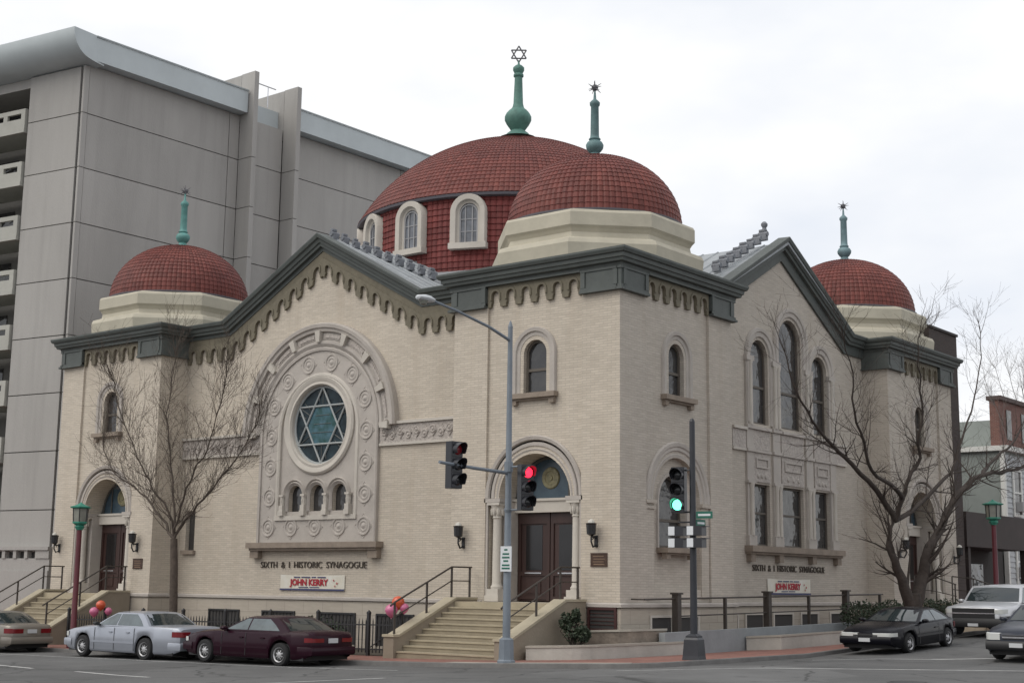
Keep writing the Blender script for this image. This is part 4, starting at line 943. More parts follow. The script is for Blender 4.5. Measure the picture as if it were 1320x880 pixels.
RH = thing('red_brick_house', 'red brick house top showing above the white row house', 'house')
MB().box(-4.55, -4.0, 46.0, 60, 10.51, 13.5).build('wall', REDB, RH); MB().box(-16, -4.56, 46.05, 60, 10.51, 12.3).build('wall', HOUSEG, RH); MB().box(-4.7, -3.8, 45.9, 60, 13.501, 13.75).build('cornice', mat('brown_cornice', (.07, .045, .04), .7), RH)
for y in (47.6, 50.2): MB().box(-3.99, -3.95, y-.4, y+.4, 11.2, 13.0).build('window', GLASS, RH)

# ------------------------------------------------------------------ steps and handrails
def steps(uc, label, foot_y, hw):
    t = thing('entrance_steps', label, 'steps', (uc, 0, 0))
    gz = zg(uc)+KERB; n = 9; top = 1.56; ytop = -1.35; run = (ytop-foot_y)/n; rise = (top-gz)/(n+1)
    MB().box(-hw, hw, ytop, -0.14, -1.2, top).box(-1.96, 1.96, -.139, .95, 1.2, top-.003).build('landing', STEPM, t)
    for i in range(n):
        y0 = foot_y+i*run; z = gz+rise*(i+1)
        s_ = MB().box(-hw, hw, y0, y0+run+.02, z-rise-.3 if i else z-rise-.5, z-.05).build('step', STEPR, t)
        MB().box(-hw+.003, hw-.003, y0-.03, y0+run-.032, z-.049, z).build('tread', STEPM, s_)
    for sg in (-1, 1):
        xa, xb = sorted((sg*(hw+.003), sg*(hw+.45)))
        pr_ = [(-.141, -1.2), (-.141, 1.62), (ytop+.1, 1.62), (foot_y+.1, gz+.62), (foot_y-.15, gz+.62), (foot_y-.15, -1.2)]
        c = MB().prism([(xa, y, z) for y, z in pr_], (xb-xa, 0, 0)).build('cheek_wall', CHEEK, t)
        cp = [(-.141, 1.622), (-.141, 1.70), (ytop+.08, 1.70), (foot_y+.08, gz+.70), (foot_y-.2, gz+.70), (foot_y-.2, gz+.622), (foot_y+.1, gz+.622), (ytop+.1, 1.622)]
        MB().prism([(xa-.03, y, z) for y, z in cp], (xb-xa+.06, 0, 0)).build('coping', CHEEKT, c)
    return gz, ytop
def handrail(uc, sg, hw, foot_y, label, grp):
    gz = zg(uc)+KERB; x = uc+sg*(hw+.22); ytop = -1.35
    h = thing('handrail', label, 'handrail', (x, ytop, 1.7), 0, grp); m = MB()
    def q(y, z): return (0, y-ytop, z-1.7)
    zb_ = gz+.70; ys = [-.3, ytop+.1, -2.5, foot_y+.1]
    def ztop(y): return 1.70 if y > ytop+.08 else 1.70+(y-ytop-.08)*(1.70-zb_)/(ytop-foot_y)
    for hh, r in ((1.02, .032), (.55, .022)):
        pts = [q(-.2 if hh > 1 else -.3, 1.70+hh), q(ytop+.1, 1.70+hh), q(foot_y+.1, zb_+hh)]
        if hh > 1: pts.append(q(foot_y-.1, zb_+hh-.12))
        MB().tube(pts, r, 6).build('rail', RAILM, h)
    for y in ys: MB().box(-.028, .028, y-ytop-.028, y-ytop+.028, ztop(y)-1.7-.02, ztop(y)+1.0-1.7).build('post', RAILM, h)
    return h
HW = 2.1; FY = -4.15; UL = -W+T/2
steps(-T/2-.15, 'wide sandy stone steps up to the corner entrance behind the signal pole', FY, HW)
steps(UL+.0, 'sandy stone steps up to the far left entrance behind the red lantern post', FY, HW)
handrail(-T/2-.15, -1, HW, FY, 'brown iron handrail on the left wall of the corner steps', 'handrails on the stair walls')
handrail(-T/2-.15, 1, HW, FY, 'brown iron handrail on the right wall of the corner steps', 'handrails on the stair walls')
handrail(UL, -1, HW, FY, 'brown iron handrail on the left wall of the far steps', 'handrails on the stair walls')
handrail(UL, 1, HW, FY, 'brown iron handrail on the right wall of the far steps', 'handrails on the stair walls')
hs = thing('entrance_steps', 'stone steps to the side entrance behind the big tree and hedge', 'steps', (0, D-T/2, 0))
for i in range(6):
    z = .9+.11*(i+1); MB().box(.14, 1.9-i*.3, -1.9, 1.9, z-.4 if i else -.4, z).build('step', STEPM, hs)
MB().box(.141, 2.2, -2.4, -1.95, -.4, 1.5).build('cheek_wall', CHEEK, hs); MB().box(.141, 2.2, 1.95, 2.4, -.4, 1.5).build('cheek_wall', CHEEK, hs)
for y in (-2.17, 2.17):
    h = thing('handrail', 'thin iron handrail of the side entrance steps, ' + ('nearer the corner' if y < 0 else 'farther from the corner'), 'handrail', (.3, D-T/2+y, 1.5), 0, 'handrails on the stair walls')
    MB().tube([(0, 0, 1.3), (1.0, 0, 1.2), (1.9, 0, .9)], .03, 6).build('rail', RAILM, h); MB().tube([(0, 0, .7), (1.0, 0, .6), (1.9, 0, .4)], .02, 6).build('rail', RAILM, h)
    for x, z in ((0, 1.3), (1.0, 1.2), (1.85, .9)): MB().box(x-.025, x+.025, -.025, .025, 0, z).build('post', RAILM, h)

# ------------------------------------------------------------------ yard fence, side railing, low walls
fn = thing('iron_fence', 'black iron picket fence with a gate along the front yard', 'fence', (-16, -3.3, 0))
FX0, FX1 = -25.2, -6.5
pk = MB().box(-.014, .014, -.014, .014, .1, 1.12).lathe([(.028, 1.12), (.02, 1.17), (0, 1.26)], n=4).mesh('picket', IRON)
n = int((FX1-FX0)/.165)
for i in range(n):
    x = FX0+.08+i*.165; o = link('picket', pk, fn); o.location = (x+16, 0, zg(x)+KERB)
def slope_bar(x0, x1, z, h, dd):
    return MB().hexa([(x0+16, -dd, zg(x0)+KERB+z), (x1+16, -dd, zg(x1)+KERB+z), (x1+16, dd, zg(x1)+KERB+z), (x0+16, dd, zg(x0)+KERB+z), (x0+16, -dd, zg(x0)+KERB+z+h), (x1+16, -dd, zg(x1)+KERB+z+h), (x1+16, dd, zg(x1)+KERB+z+h), (x0+16, dd, zg(x0)+KERB+z+h)])
for z in (.2, 1.0): slope_bar(FX0, FX1, z, .045, .022).build('rail', IRON, fn)
for i, x in enumerate([FX0+k*(FX1-1.5-FX0)/7 for k in range(8)] + [FX1]):
    MB().box(x+16-.05, x+16+.05, -.05, .05, zg(x)+KERB-.02, zg(x)+KERB+1.38).lathe([(.08, 1.38), (.08, 1.44), (0, 1.52)], (x+16, 0, zg(x)+KERB), 4, pi/4).build('post', IRON, fn)
MB().tube([(FX1-1.4+16, -.03, zg(FX1)+KERB+.25), (FX1-.1+16, -.03, zg(FX1)+KERB+.98)], .02, 5).build('brace', IRON, fn)

def wall_path(name, pts, h, th, m, label, cat, capm=None):
    t = thing(name, label, cat, (pts[0][0], pts[0][1], 0)); ox, oy = pts[0][0], pts[0][1]
    MB().sweep([(p[0]-ox, p[1]-oy) for p in pts], [(-th/2, -.35), (th/2, -.35), (th/2, 0), (-th/2, 0)], lambda a, b, c: (a, b, (zg(a+ox, b+oy)+KERB+c) if c < 0 else htop(a+ox, b+oy, h))).build('wall', m, t)
    if capm: MB().sweep([(p[0]-ox, p[1]-oy) for p in pts], [(-th/2-.03, 0.003), (th/2+.03, 0.003), (th/2+.03, .07), (-th/2-.03, .07)], lambda a, b, c: (a, b, htop(a+ox, b+oy, h)+c)).build('coping', capm, t)
    return t
def htop(x, y, h): return h(x, y) if callable(h) else zg(x, y)+KERB+h
cpath = [(-1.0, -3.5), (-.2, -3.4)] + [(1.0-1.3+1.3*sin(a), -2.1-1.3*cos(a)) for a in [pi/2*i/8 for i in range(1, 9)]] + [(1.02, -.8), (1.02, .2), (1.0, 1.3), (0.98, 2.6)]
wall_path('planter_wall', cpath, .36, .26, WALLWH, 'low pale concrete planter wall curving round the building corner', 'low wall', CONCS)
m = MB(); nn = 12
m.add([(-1.2, -3.4, .12)] + [(p[0]-.05, p[1]+.05, zg(p[0], p[1])+KERB+.26) for p in cpath] + [(.1, 2.6, .2), (.1, -.1, .35), (-1.2, -.1, .35)], [tuple(range(len(cpath)+4))]); struct(m.build('planter_soil', SOIL, recalc=False))
wall_path('inner_planter_wall', [(-.9, -.62), (.42, -.62), (.62, -.42), (.64, 1.6)], .78, .2, mat('brown_stone_wall', (.20, .165, .135), .9, .3, 2.0, .5, 8), 'short brown stone planter wall below the corner basement window', 'low wall', CONCS)
wall_path('retaining_wall', [(.95, 1.0), (.92, 4.0), (.88, 7.0), (.85, 10.0), (.8, 13), (.8, 17.5)], lambda x, y: .66+.012*y, .24, WALLBL, 'long blue grey rendered retaining wall below the iron railing', 'low wall')
wall_path('kerb_wall', [(1.08, 6.35), (2.3, 6.35), (2.3, 10), (2.25, 14), (2.2, 19)], .42, .28, WALLWH, 'low pale kerb wall in front of the retaining wall near the parked coupe', 'low wall', CONCS)
m = lattice([1.0, 2.2], [6.45, 8, 10, 14, 19], lambda x, y: zg(x, y)+KERB+.32); struct(m.build('planter_soil', SOIL, recalc=False))
rl = thing('side_railing', 'dark iron railing with square capped posts along the side yard', 'railing', (.6, 2.3, 0))
def rz_(y): return 1.72+.0125*y
for h, r in ((0.0, .035), (-.55, .026)):
    MB().tube([(0, (.5 if h == 0 else 2.3)-2.3, rz_(.5)+h), (0, 18.6-2.3, rz_(18.6)+h)], r, 6).build('rail', RAILM, rl)
MB().tube([(0, .5-2.3, rz_(.5)), (-.5, .5-2.3, rz_(.5))], .03, 6).build('rail', RAILM, rl)
for y in (2.45, 8.65, 15.1):
    p = MB().box(-.115, .115, y-2.3-.115, y-2.3+.115, .3, rz_(y)+.14).build('square_post', RAILM, rl); MB().box(-.16, .16, y-2.3-.16, y-2.3+.16, rz_(y)+.141, rz_(y)+.2).build('cap', RAILM, p)
for y in (5.6, 11.9, 18.3): MB().box(-.05, .05, y-2.3-.05, y-2.3+.05, .5, rz_(y)).build('post', RAILM, rl)
sr = thing('ramp_railing', 'thin black railing along the apartment entrance at the far left', 'railing', (-33, -2.5, 0))
for z in (.5, 1.0, 1.75): MB().tube([(-9, 0, z), (.2, 0, z)], .03, 5).build('rail', IRON, sr)
for x in (-9, -7, -5, -3, -1.4, .2): MB().box(x-.03, x+.03, -.03, .03, -1, 1.75).build('post', IRON, sr)

# ------------------------------------------------------------------ street furniture
ZP = zg(.2, -6.05)+KERB
sp = thing('street_light', 'tall blue grey street light pole with two curved arms beside the corner steps', 'street light', (.2, -6.05, ZP))
MB().lathe([(.27, 0), (.27, .06), (.23, .10), (.21, .66), (.16, .70), (.115, .72)], n=8, ph=pi/8).build('base', POLEG, sp, smooth=True, ang=30)
MB().tube([(0, 0, .7), (0, 0, 2.7), (0, 0, 2.72), (0, 0, 9.75)], [.115, .112, .105, .07], 12).lathe([(.08, 9.75), (.05, 9.85), (.02, 9.95)], n=10).build('pole', POLEG, sp, smooth=True)
MB().tube([(0, 0, 9.35), (0, -1.0, 9.62), (0, -2.4, 9.86), (0, -3.4, 9.98)], [.05, .045, .04, .04], 8).build('lamp_arm', POLEG, sp, smooth=True)
lm = MB(); lm.lathe([(0, -.36), (.10, -.33), (.17, -.1), (.16, .12), (.09, .3), (0, .34)], (0, -3.75, 10.0), 12, axis='y', sc=(1, .62)); lmo = lm.build('lamp_head', mat('lamp_grey', (.5, .52, .54), .45), sp, smooth=True)
MB().lathe([(0, -.14), (.09, -.1), (.13, 0)], (0, -3.85, 9.93), 12).build('lens', LANTG, lmo, smooth=True)
MB().tube([(0, .1, 5.42), (0, -1.6, 5.46), (0, -3.05, 5.52)], [.055, .05, .045], 8).build('signal_arm', POLEG, sp, smooth=True)
for z in (5.6, 4.35): MB().tube([(0, 0, z), (.75, 0, z)], .03, 6).lathe([(.11, z-.06), (.12, z), (.11, z+.06)], n=12).build('bracket', POLEG, sp)
MB().tube([(0, 0, 5.45), (0, 0, 5.75)], .13, 12).build('collar', POLEG, sp)
sg_ = thing('parking_sign', 'small white parking sign with green lettering on the blue grey pole', 'sign', (.27, -6.2, ZP+3.0))
MB().box(-.2, .2, -.012, .012, -.42, .30).build('plate', SIGW, sg_)
lt = MB()
for z, hw in ((.2, .06), (.08, .12), (-.02, .14), (-.12, .09), (-.24, .14), (-.33, .15)): lt.box(-hw, hw, -.016, -.0125, z-.025, z+.025)
lt.build('printed_line', STREETG, sg_, kind='stuff')

def signal_head(name_label, loc, rz, lit, grp='traffic lights'):
    t = thing('traffic_light', name_label, 'traffic light', loc, rz, grp)      # faces +X in its own frame, origin at the middle
    MB().box(-.16, .10, -.2, .2, -.66, .66).build('housing', SIGK, t)
    for i, z in enumerate((.43, 0, -.43)):
        nm = ('red', 'amber', 'green')[i]; on = lit.get(nm)
        s_ = MB().box(.101, .125, -.19, .19, z-.2, z+.2).build('section', SIGK, t)
        lens = MB().lathe([(.155, .0), (.14, .02), (.08, .05), (0, .06)], (.127, 0, z), 16, axis='x').build('lens', on or LENSK, s_, smooth=True)
        v = MB(); a0, a1 = -.65, pi+.65; nn = 14
        for q in range(nn+1):
            a = a0+(a1-a0)*q/nn
            dl_ = .30*(.55+.45*max(0, sin(a))) 
            for r, x in ((.175, .126), (.175, .126+dl_), (.19, .126+dl_), (.19, .126)): v.v.append((x, r*cos(a), z+r*sin(a)))
        for q in range(nn):
            for j in range(4): v.f.append((q*4+j, q*4+(j+1) % 4, (q+1)*4+(j+1) % 4, (q+1)*4+j))
        v.build('visor', SIGK, s_, smooth=True, ang=40)
    return t
signal_head('black traffic light on the long signal arm with dim red lens, left of the pole', (.06, -8.3, ZP+5.50), radians(-8), {'red': REDLENS})
signal_head('traffic light glowing red, bracketed to the blue grey pole before the corner door', (.85, -6.05, ZP+4.98), radians(-24), {'red': REDLAMP})
P2 = (4.72, -3.2); Z2 = zg(*P2)+KERB
bp_ = thing('signal_pole', 'slim black signal pole with a heavy flared base on the brick pavement', 'pole', (P2[0], P2[1], Z2))
MB().lathe([(.36, 0), (.34, .12), (.30, .56), (.25, .62), (.25, .66), (.14, .72)], n=4, ph=pi/4+.1).build('base', POLEK, bp_)
MB().tube([(0, 0, .6), (0, 0, 6.75)], [.105, .08], 12).lathe([(.085, 6.75), (.05, 6.83), (0, 6.85)], n=12).build('pole', POLEK, bp_, smooth=True)
for z in (5.35, 4.15, 3.86): MB().tube([(-.48, -.02, z), (.0, 0, z)], .026, 6).build('bracket', POLEK, bp_)
signal_head('traffic light glowing green on the black pole', (P2[0]-.42, P2[1]-.08, Z2+4.78), radians(-90+14), {'green': GRNLAMP})
for i, (dx, dy, lab) in enumerate(((-.5, -.1, 'left of the black pole'), (.16, -.16, 'on the front of the black pole'))):
    t = thing('pedestrian_signal', 'pair of white edged black walk signal boxes ' + lab, 'pedestrian signal', (P2[0]+dx, P2[1]+dy, Z2+3.42), radians(8), 'pedestrian signals')
    for z in (-.29, .05):
        b = MB().box(-.18, .28, -.17, .17, z, z+.27).build('box', SIGK, t); MB().box(-.175, .02, -.178, -.171, z+.01, z+.26).build('side_plate', SIGW, b)
        MB().box(.281, .40, -.17, .17, z+.25, z+.27).build('visor', SIGK, b)
for i, (z, rz, lab) in enumerate(((4.06, .15, 'upper'), (3.84, pi/2, 'lower'))):
    t = thing('street_name_sign', 'narrow green street name sign, the %s of two on the black pole' % lab, 'street sign', (P2[0]+.09, P2[1]+.0, Z2+z), rz, 'street name signs'); MB().box(.02, .52, -.012, .012, -.1, .1).build('plate', STREETG, t); MB().box(.08, .46, -.0155, -.0125, -.03, .03).build('printed_line', SIGW, t, kind='stuff')

def lantern_post(label, loc, h):
    t = thing('lantern_post', label, 'lamp post', loc, 0.3, 'red lantern posts')
    MB().lathe([(.22, 0), (.22, .3), (.15, .4), (.115, .5), (.095, h-.95)], n=12).build('post', REDPOST, t, smooth=True)
    MB().lathe([(.12, h-.98), (.2, h-.86), (.16, h-.8), (.3, h-.72), (.3, h-.66), (.1, h-.66)], n=6).build('bracket', GREENCAP, t)
    g = MB().lathe([(.27, h-.66), (.30, h-.16)], n=6).build('lantern', LANTG, t)
    b = MB()
    for k in range(6):
        a = k*pi/3; b.tube([(.275*cos(a), .275*sin(a), h-.66), (.305*cos(a), .305*sin(a), h-.16)], .022, 4)
    b.build('glazing_bar', IRON, g)
    MB().lathe([(.31, h-.16), (.42, h-.13), (.43, h-.09), (.2, h-.02), (.08, h+.04), (.0, h+.1)], n=6).build('cap', GREENCAP, t)
lantern_post('dark red lantern post with green cap in front of the far left door', (-21.5, -5.6, zg(-21.5)+KERB), 5.45)
lantern_post('dark red lantern post with green cap on the far right beyond the parked pickup', (4.45, 21.3, zg(4.45, 21.3)+KERB), 5.35)

def wall_lamp(F, u, z, label):
    t = thing('wall_lamp', label, 'wall lamp', F(u, .0, z), 0, 'wall lamps by the doors')
    def q(a, o, c): return Vector(F(u+a, o, z+c))-Vector(F(u, 0, z))
    MB().fbox(lambda a, o, c: q(a, o, c), -.06, .06, .002, .05, -.36, .02).tube([q(0, .04, -.3), q(0, .2, -.36), q(0, .30, -.2), q(0, .30, -.02)], .032, 6).tube([q(-.0, .04, -.06), q(0, .2, -.02), q(0, .3, .0)], .03, 6).tube([q(-.12, .1, -.12), q(.02, .2, -.08), q(.0, .3, .0)], .02, 5).build('bracket', IRON, t)
    c = q(0, .30, 0)
    MB().lathe([(.06, .0), (.15, .05), (.17, .36), (.19, .40), (.12, .42)], c, 8).build('lantern', mat('black_lantern', (.02, .02, .022), .25), t)
    MB().lathe([(.12, .421), (.10, .50), (.0, .55)], c, 8).build('cap', mat('frosted_cap', (.55, .53, .48), .5), t, smooth=True)
wall_lamp(FT, -6.67, 3.75, 'black iron wall lamp left of the corner door'); wall_lamp(FT, -.93, 3.75, 'black iron wall lamp right of the corner door, above the plaque')
wall_lamp(FT, -W+.55, 3.72, 'black iron wall lamp left of the far left door'); wall_lamp(FT, -W+T-.95, 3.72, 'black iron wall lamp right of the far left door')
wall_lamp(FS, D-T+.7, 3.9, 'black iron wall lamp left of the side entrance, seen between the tree stems'); wall_lamp(FS, D-.4, 3.75, 'black iron wall lamp at the far right corner of the side tower')
def plaque(F, u, z, label, w=.66, h=.44):
    t = thing('plaque', label, 'plaque', F(u, 0, z), 0, 'bronze plaques')
    def q(a, o, c): return Vector(F(u+a, o, z+c))-Vector(F(u, 0, z))
    p = MB().fbox(q, -w/2, w/2, .002, .03, -h/2, h/2).build('plate', PLAQUE, t)
    e = MB()
    for a, b, c, d in ((-w/2, w/2, h/2-.03, h/2), (-w/2, w/2, -h/2, -h/2+.03)): e.fbox(q, a, b, .031, .045, c, d)
    e.build('rim', PLAQUE, p)
    l = MB()
    for i in range(4): l.fbox(q, -w*.36+.03*(i % 2), w*.36-.04*((i+1) % 2), .031, .035, h*.26-i*.09-.012, h*.26-i*.09+.012)
    l.fbox(q, -w*.3, w*.3, .031, .036, -h*.38, -h*.30); l.build('raised_line', mat('worn_bronze', (.2, .13, .08), .5), p, kind='stuff')
plaque(FT, -.82, 2.98, 'small dark bronze plaque under the wall lamp right of the corner door'); plaque(FT, -W+T-.85, 2.85, 'small dark bronze plaque right of the far left door')
def banner(F, u, z, w, label, rz):
    t = thing('banner', label, 'banner', F(u, .02, z), rz, 'white banners on the walls'); h = .62
    b = MB(); nx = 16
    vs = []
    for i in range(nx+1):
        x = -w/2+w*i/nx
        for q in (-1, 1): vs.append((x, -.012-.02*abs(sin(i*.9))*(1-abs(x)/w*1.2), q*h/2-.03*(q > 0)*sin(pi*i/nx)))
    b.add(vs, [(2*i, 2*i+2, 2*i+3, 2*i+1) for i in range(nx)]); bo = b.build('sheet', BANNER, t, smooth=True, recalc=False)
    MB().box(-w/2, w/2, -.04, -.034, -h/2, -h/2+.07).build('stripe', BLUEINK, bo)
    text_obj('lettering', 'JOHN KERRY', .34, w*.60, (-.04*w, -.045, .0), (pi/2, 0, 0), REDINK, bo, .003, .014)
    l = MB()
    for x0, x1 in ((-.28, -.18), (-.16, -.02), (0.0, .07), (.09, .22)): l.box(w*x0, w*x1, -.044, -.040, .19, .235)
    for x0, x1 in ((-.2, -.05), (-.03, .12)): l.box(w*x0, w*x1, -.044, -.040, -.2, -.165)
    l.build('printed_line', BLUEINK, bo, kind='stuff')
    st_ = MB()
    for x, z, r in ((.34, .09, .05), (.39, -.02, .06), (.36, -.13, .045)):
        st_.prism([(w*x+r*(1 if k % 2 == 0 else .45)*cos(pi/2+k*pi/5), -.046, z+r*(1 if k % 2 == 0 else .45)*sin(pi/2+k*pi/5)) for k in range(10)], (0, .003, 0))
    st_.build('star_mark', REDINK, bo, kind='stuff')
banner(FG, GC-.05, 2.13, 3.7, 'white banner with red and blue lettering under the round window front', 0); banner(FR, SC-.5, 2.20, 3.6, 'white banner with red and blue lettering under the triple window front', pi/2)

# balloons ---------------------------------------------------------
def balloon(label, loc, m, r):
    t = tag(MB().lathe([(0, -1.22), (.10, -1.20), (.05, -1.08), (.3, -.95), (.72, -.55), (.96, -.1), (1.0, .2), (.85, .62), (.5, .92), (.2, 1.02), (0, 1.05)], n=16).build('balloon', m, smooth=True, ang=60), label, 'balloon', 'balloons tied to the fence'); t.location = loc; t.scale = (r*.86, r*.86, r*.86); return t
BO = mat('orange_balloon', (.55, .09, .035), .3, spec=.6); BP = mat('pink_balloon', (.52, .14, .26), .3, spec=.6); BR = mat('red_balloon', (.6, .04, .03), .3)
balloon('orange balloon on the fence left of the corner steps', (-6.55, -3.42, 1.50), BO, .25); balloon('pink balloon below the orange one, left of the corner steps, nearer the street', (-6.66, -3.62, 1.24), BP, .25); balloon('pink balloon tucked beside the orange one, nearer the corner steps', (-6.38, -3.3, 1.32), BP, .19)
balloon('orange balloon on the fence in front of the far left steps', (-22.9, -3.42, 1.12), BO, .23); balloon('pink balloon below the orange one before the far left steps, nearer the street', (-23.0, -3.65, .86), BP, .22); balloon('pink balloon beside the orange one before the far left steps, nearer the door', (-22.7, -3.2, .88), BP, .19)

# ------------------------------------------------------------------ trees and shrubs
LT = [[(-16.69, -4.6, -.35), (-16.74, -4.6, .25), (-16.86, -4.6, 2.36), (-16.97, -4.6, 3.67)], [(-16.97, -4.6, 3.67), (-17.68, -4.44, 4.21), (-18.96, -4.28, 5.1), (-20.15, -4.12, 5.68), (-21.9, -3.96, 6.43), (-22.9, -3.8, 7.6)], [(-16.98, -4.6, 3.79), (-17.03, -4.84, 4.7), (-17.81, -5.08, 5.55), (-18.23, -5.32, 6.39), (-18.83, -5.56, 7.58), (-19.36, -5.8, 8.93), (-19.29, -6.04, 9.65)], [(-16.98, -4.6, 3.79), (-17.39, -4.31, 4.85), (-18.08, -4.02, 6.48), (-18.87, -3.74, 8.05), (-19.13, -3.45, 9.64), (-19.33, -3.16, 11.1)], [(-16.98, -4.6, 3.73), (-16.42, -4.79, 4.8), (-15.77, -4.97, 5.8), (-14.8, -5.16, 6.54), (-14.05, -5.35, 7.62), (-13.4, -5.53, 8.82), (-13.07, -5.72, 9.61)], [(-16.97, -4.6, 3.67), (-16.75, -4.49, 4.19), (-16.0, -4.37, 4.9), (-15.22, -4.26, 5.63), (-14.57, -4.14, 6.24), (-13.85, -4.03, 7.1), (-13.3, -3.91, 8.1)]]
RTR = [[(3.9, 14.0, .3), (3.9, 14.0, 0.98), (3.9, 13.98, 1.5), (3.9, 13.95, 2.0)], [(3.9, 13.85, 1.5), (3.76, 13.3, 2.6), (3.63, 12.72, 3.5), (3.5, 12.95, 4.19), (3.5, 13.51, 4.79)], [(3.5, 13.51, 4.76), (3.39, 12.69, 5.52), (3.19, 11.16, 6.43), (2.98, 9.88, 7.09), (2.78, 9.13, 7.58), (2.57, 8.23, 8.48), (2.37, 7.6, 9.55), (2.16, 7.44, 10.55)], [(3.5, 13.51, 4.76), (3.81, 13.53, 5.56), (4.01, 13.77, 6.34), (4.22, 14.31, 7.18), (4.42, 13.83, 8.03), (4.63, 13.89, 9.22), (4.83, 13.01, 10.61), (5.04, 12.85, 11.76)], [(3.5, 13.51, 4.76), (3.45, 15.91, 5.45), (3.29, 18.75, 6.56), (3.14, 20.47, 7.3), (2.98, 21.76, 8.48), (2.83, 23.59, 10.04), (2.67, 25.16, 12.0), (2.52, 25.98, 13.94)], [(3.81, 13.54, 5.56), (4.07, 12.05, 5.99), (4.34, 9.66, 6.34), (4.61, 8.63, 7.27), (4.88, 7.18, 8.21), (5.15, 6.57, 9.48), (5.42, 5.47, 10.38)], [(3.9, 14.1, 1.5), (3.99, 14.72, 2.6), (4.08, 14.8, 3.3), (4.17, 15.05, 3.74), (4.26, 15.85, 4.4), (4.35, 16.91, 5.48), (4.44, 17.96, 6.13), (4.53, 19.75, 6.84), (4.62, 21.95, 7.18), (4.71, 24.2, 7.51), (4.8, 27.0, 8.48)], [(4.53, 20.1, 6.89), (4.03, 22.24, 7.59), (3.76, 25.36, 8.5), (3.49, 28.44, 9.94), (3.22, 30.57, 11.86)]]
def smooth_path(pts, k=3):
    pts = [Vector(p) for p in pts]; out = []
    for i in range(len(pts)-1):
        p0, p1, p2, p3 = pts[max(i-1, 0)], pts[i], pts[i+1], pts[min(i+2, len(pts)-1)]
        for j in range(k):
            t = j/k; out.append(.5*((2*p1)+(p2-p0)*t+(2*p0-5*p1+4*p2-p3)*t*t+(3*p1-p0-3*p2+p3)*t**3))
    out.append(pts[-1]); return out
def rnd_dir(rng, d, ang):
    a = Vector((rng.gauss(0, 1), rng.gauss(0, 1), rng.gauss(0, 1))); a = (a-d*a.dot(d)).normalized(); return (d*cos(ang)+a*sin(ang)).normalized()
def twigs(mb, rng, p, d, L_, r, depth, upb):
    n = 4 if depth > 1 else 3; pts = [Vector(p)]; rad = [r]; dd = Vector(d)
    for i in range(n):
        dd = (dd+Vector((rng.gauss(0, .13), rng.gauss(0, .13), rng.gauss(0, .10)+upb))).normalized(); pts.append(pts[-1]+dd*(L_/n)); rad.append(max(.0035, r*(1-.75*(i+1)/n)))
    mb.tube(pts, rad, 4 if depth > 1 else 3, cap=False)
    if depth > 0:
        k = rng.randint(3, 5) if depth > 1 else rng.randint(2, 4)
        for _ in range(k):
            i = rng.randint(1, n); t = rng.random(); q = pts[i-1].lerp(pts[i], t); ax = (pts[i]-pts[i-1]).normalized()
            twigs(mb, rng, q, rnd_dir(rng, ax, rng.uniform(.45, .95)), L_*rng.uniform(.45, .72), max(.005, rad[i]*.7), depth-1, upb)
def bare_tree(label, limbs, r0, rl, seed, m, depth=2, dens=1.0, upb=.06, tl=2.2, spread=(.4, .95)):
    b0 = limbs[0][0]; t = thing('bare_tree', label, 'tree', b0); rng = random.Random(seed); bv = Vector(b0)
    trunk = smooth_path([Vector(p)-bv for p in limbs[0]]); k = len(trunk)
    mb = MB(); mb.tube(trunk, [r0*(1.5-.5*min(1, i/2)) if i < 2 else r0*(1-.25*i/k) for i in range(k)], 12).build('trunk', m, t, smooth=True, ang=60)
    for li, lp in enumerate(limbs[1:]):
        pts = smooth_path([Vector(p)-bv for p in lp]); n = len(pts); ra = rl[li] if isinstance(rl, list) else rl
        pts = [p+Vector((rng.gauss(0, .03), rng.gauss(0, .03), rng.gauss(0, .03))) if 0 < i < n-1 else p for i, p in enumerate(pts)]
        rad = [max(.018, ra*(1-.86*(i/(n-1))**.8)) for i in range(n)]
        br = MB().tube(pts, rad, 9).build('branch', m, t, smooth=True, ang=60)
        tw = MB()
        for i in range(2, n):
            for _ in range(int(dens*(1.2 if i > n*.35 else .5)+rng.random())):
                ax = (pts[i]-pts[i-1]).normalized(); p = pts[i-1].lerp(pts[i], rng.random())
                twigs(tw, rng, p, rnd_dir(rng, ax, rng.uniform(*spread)), tl*rng.uniform(.5, 1.1), max(.010, rad[i]*.38), depth, upb)
        for _ in range(3): twigs(tw, rng, pts[-1], rnd_dir(rng, (pts[-1]-pts[-2]).normalized(), rng.uniform(.1, .4)), tl*rng.uniform(.6, 1.0), .016, depth, upb)
        tw.build('twig', m, br, kind='stuff', recalc=False)
    return t
bare_tree('bare vase shaped tree with slim trunk in the front yard left of the star window', LT, .17, [.066, .052, .055, .05, .062], 5, BARKG, 2, 2.8, .16, 1.75, (.3, .7))
bare_tree('big bare tree with a twisted double trunk behind the dark coupe', RTR, .38, [.26, .13, .11, .11, .10, .27, .10], 11, BARK, 2, 1.15, .12, 2.0)
rng = random.Random(3); BARKP = mat('pale_bark', (0.17, 0.15, 0.14), .95, .2, 5)
def simple_limbs(x, y, z, h, spread, n, rng):
    fork = (x, y, z+h*.38); L_ = [[(x, y, z), (x, y, z+h*.2), fork]]
    for k in range(n):
        a = 2*pi*k/n+rng.uniform(-.4, .4); s_ = spread*rng.uniform(.5, 1); L_.append([fork, (x+cos(a)*s_*.35, y+sin(a)*s_*.35, z+h*.58), (x+cos(a)*s_*.75, y+sin(a)*s_*.75, z+h*.8), (x+cos(a)*s_, y+sin(a)*s_, z+h*rng.uniform(.9, 1.05))])
    return L_
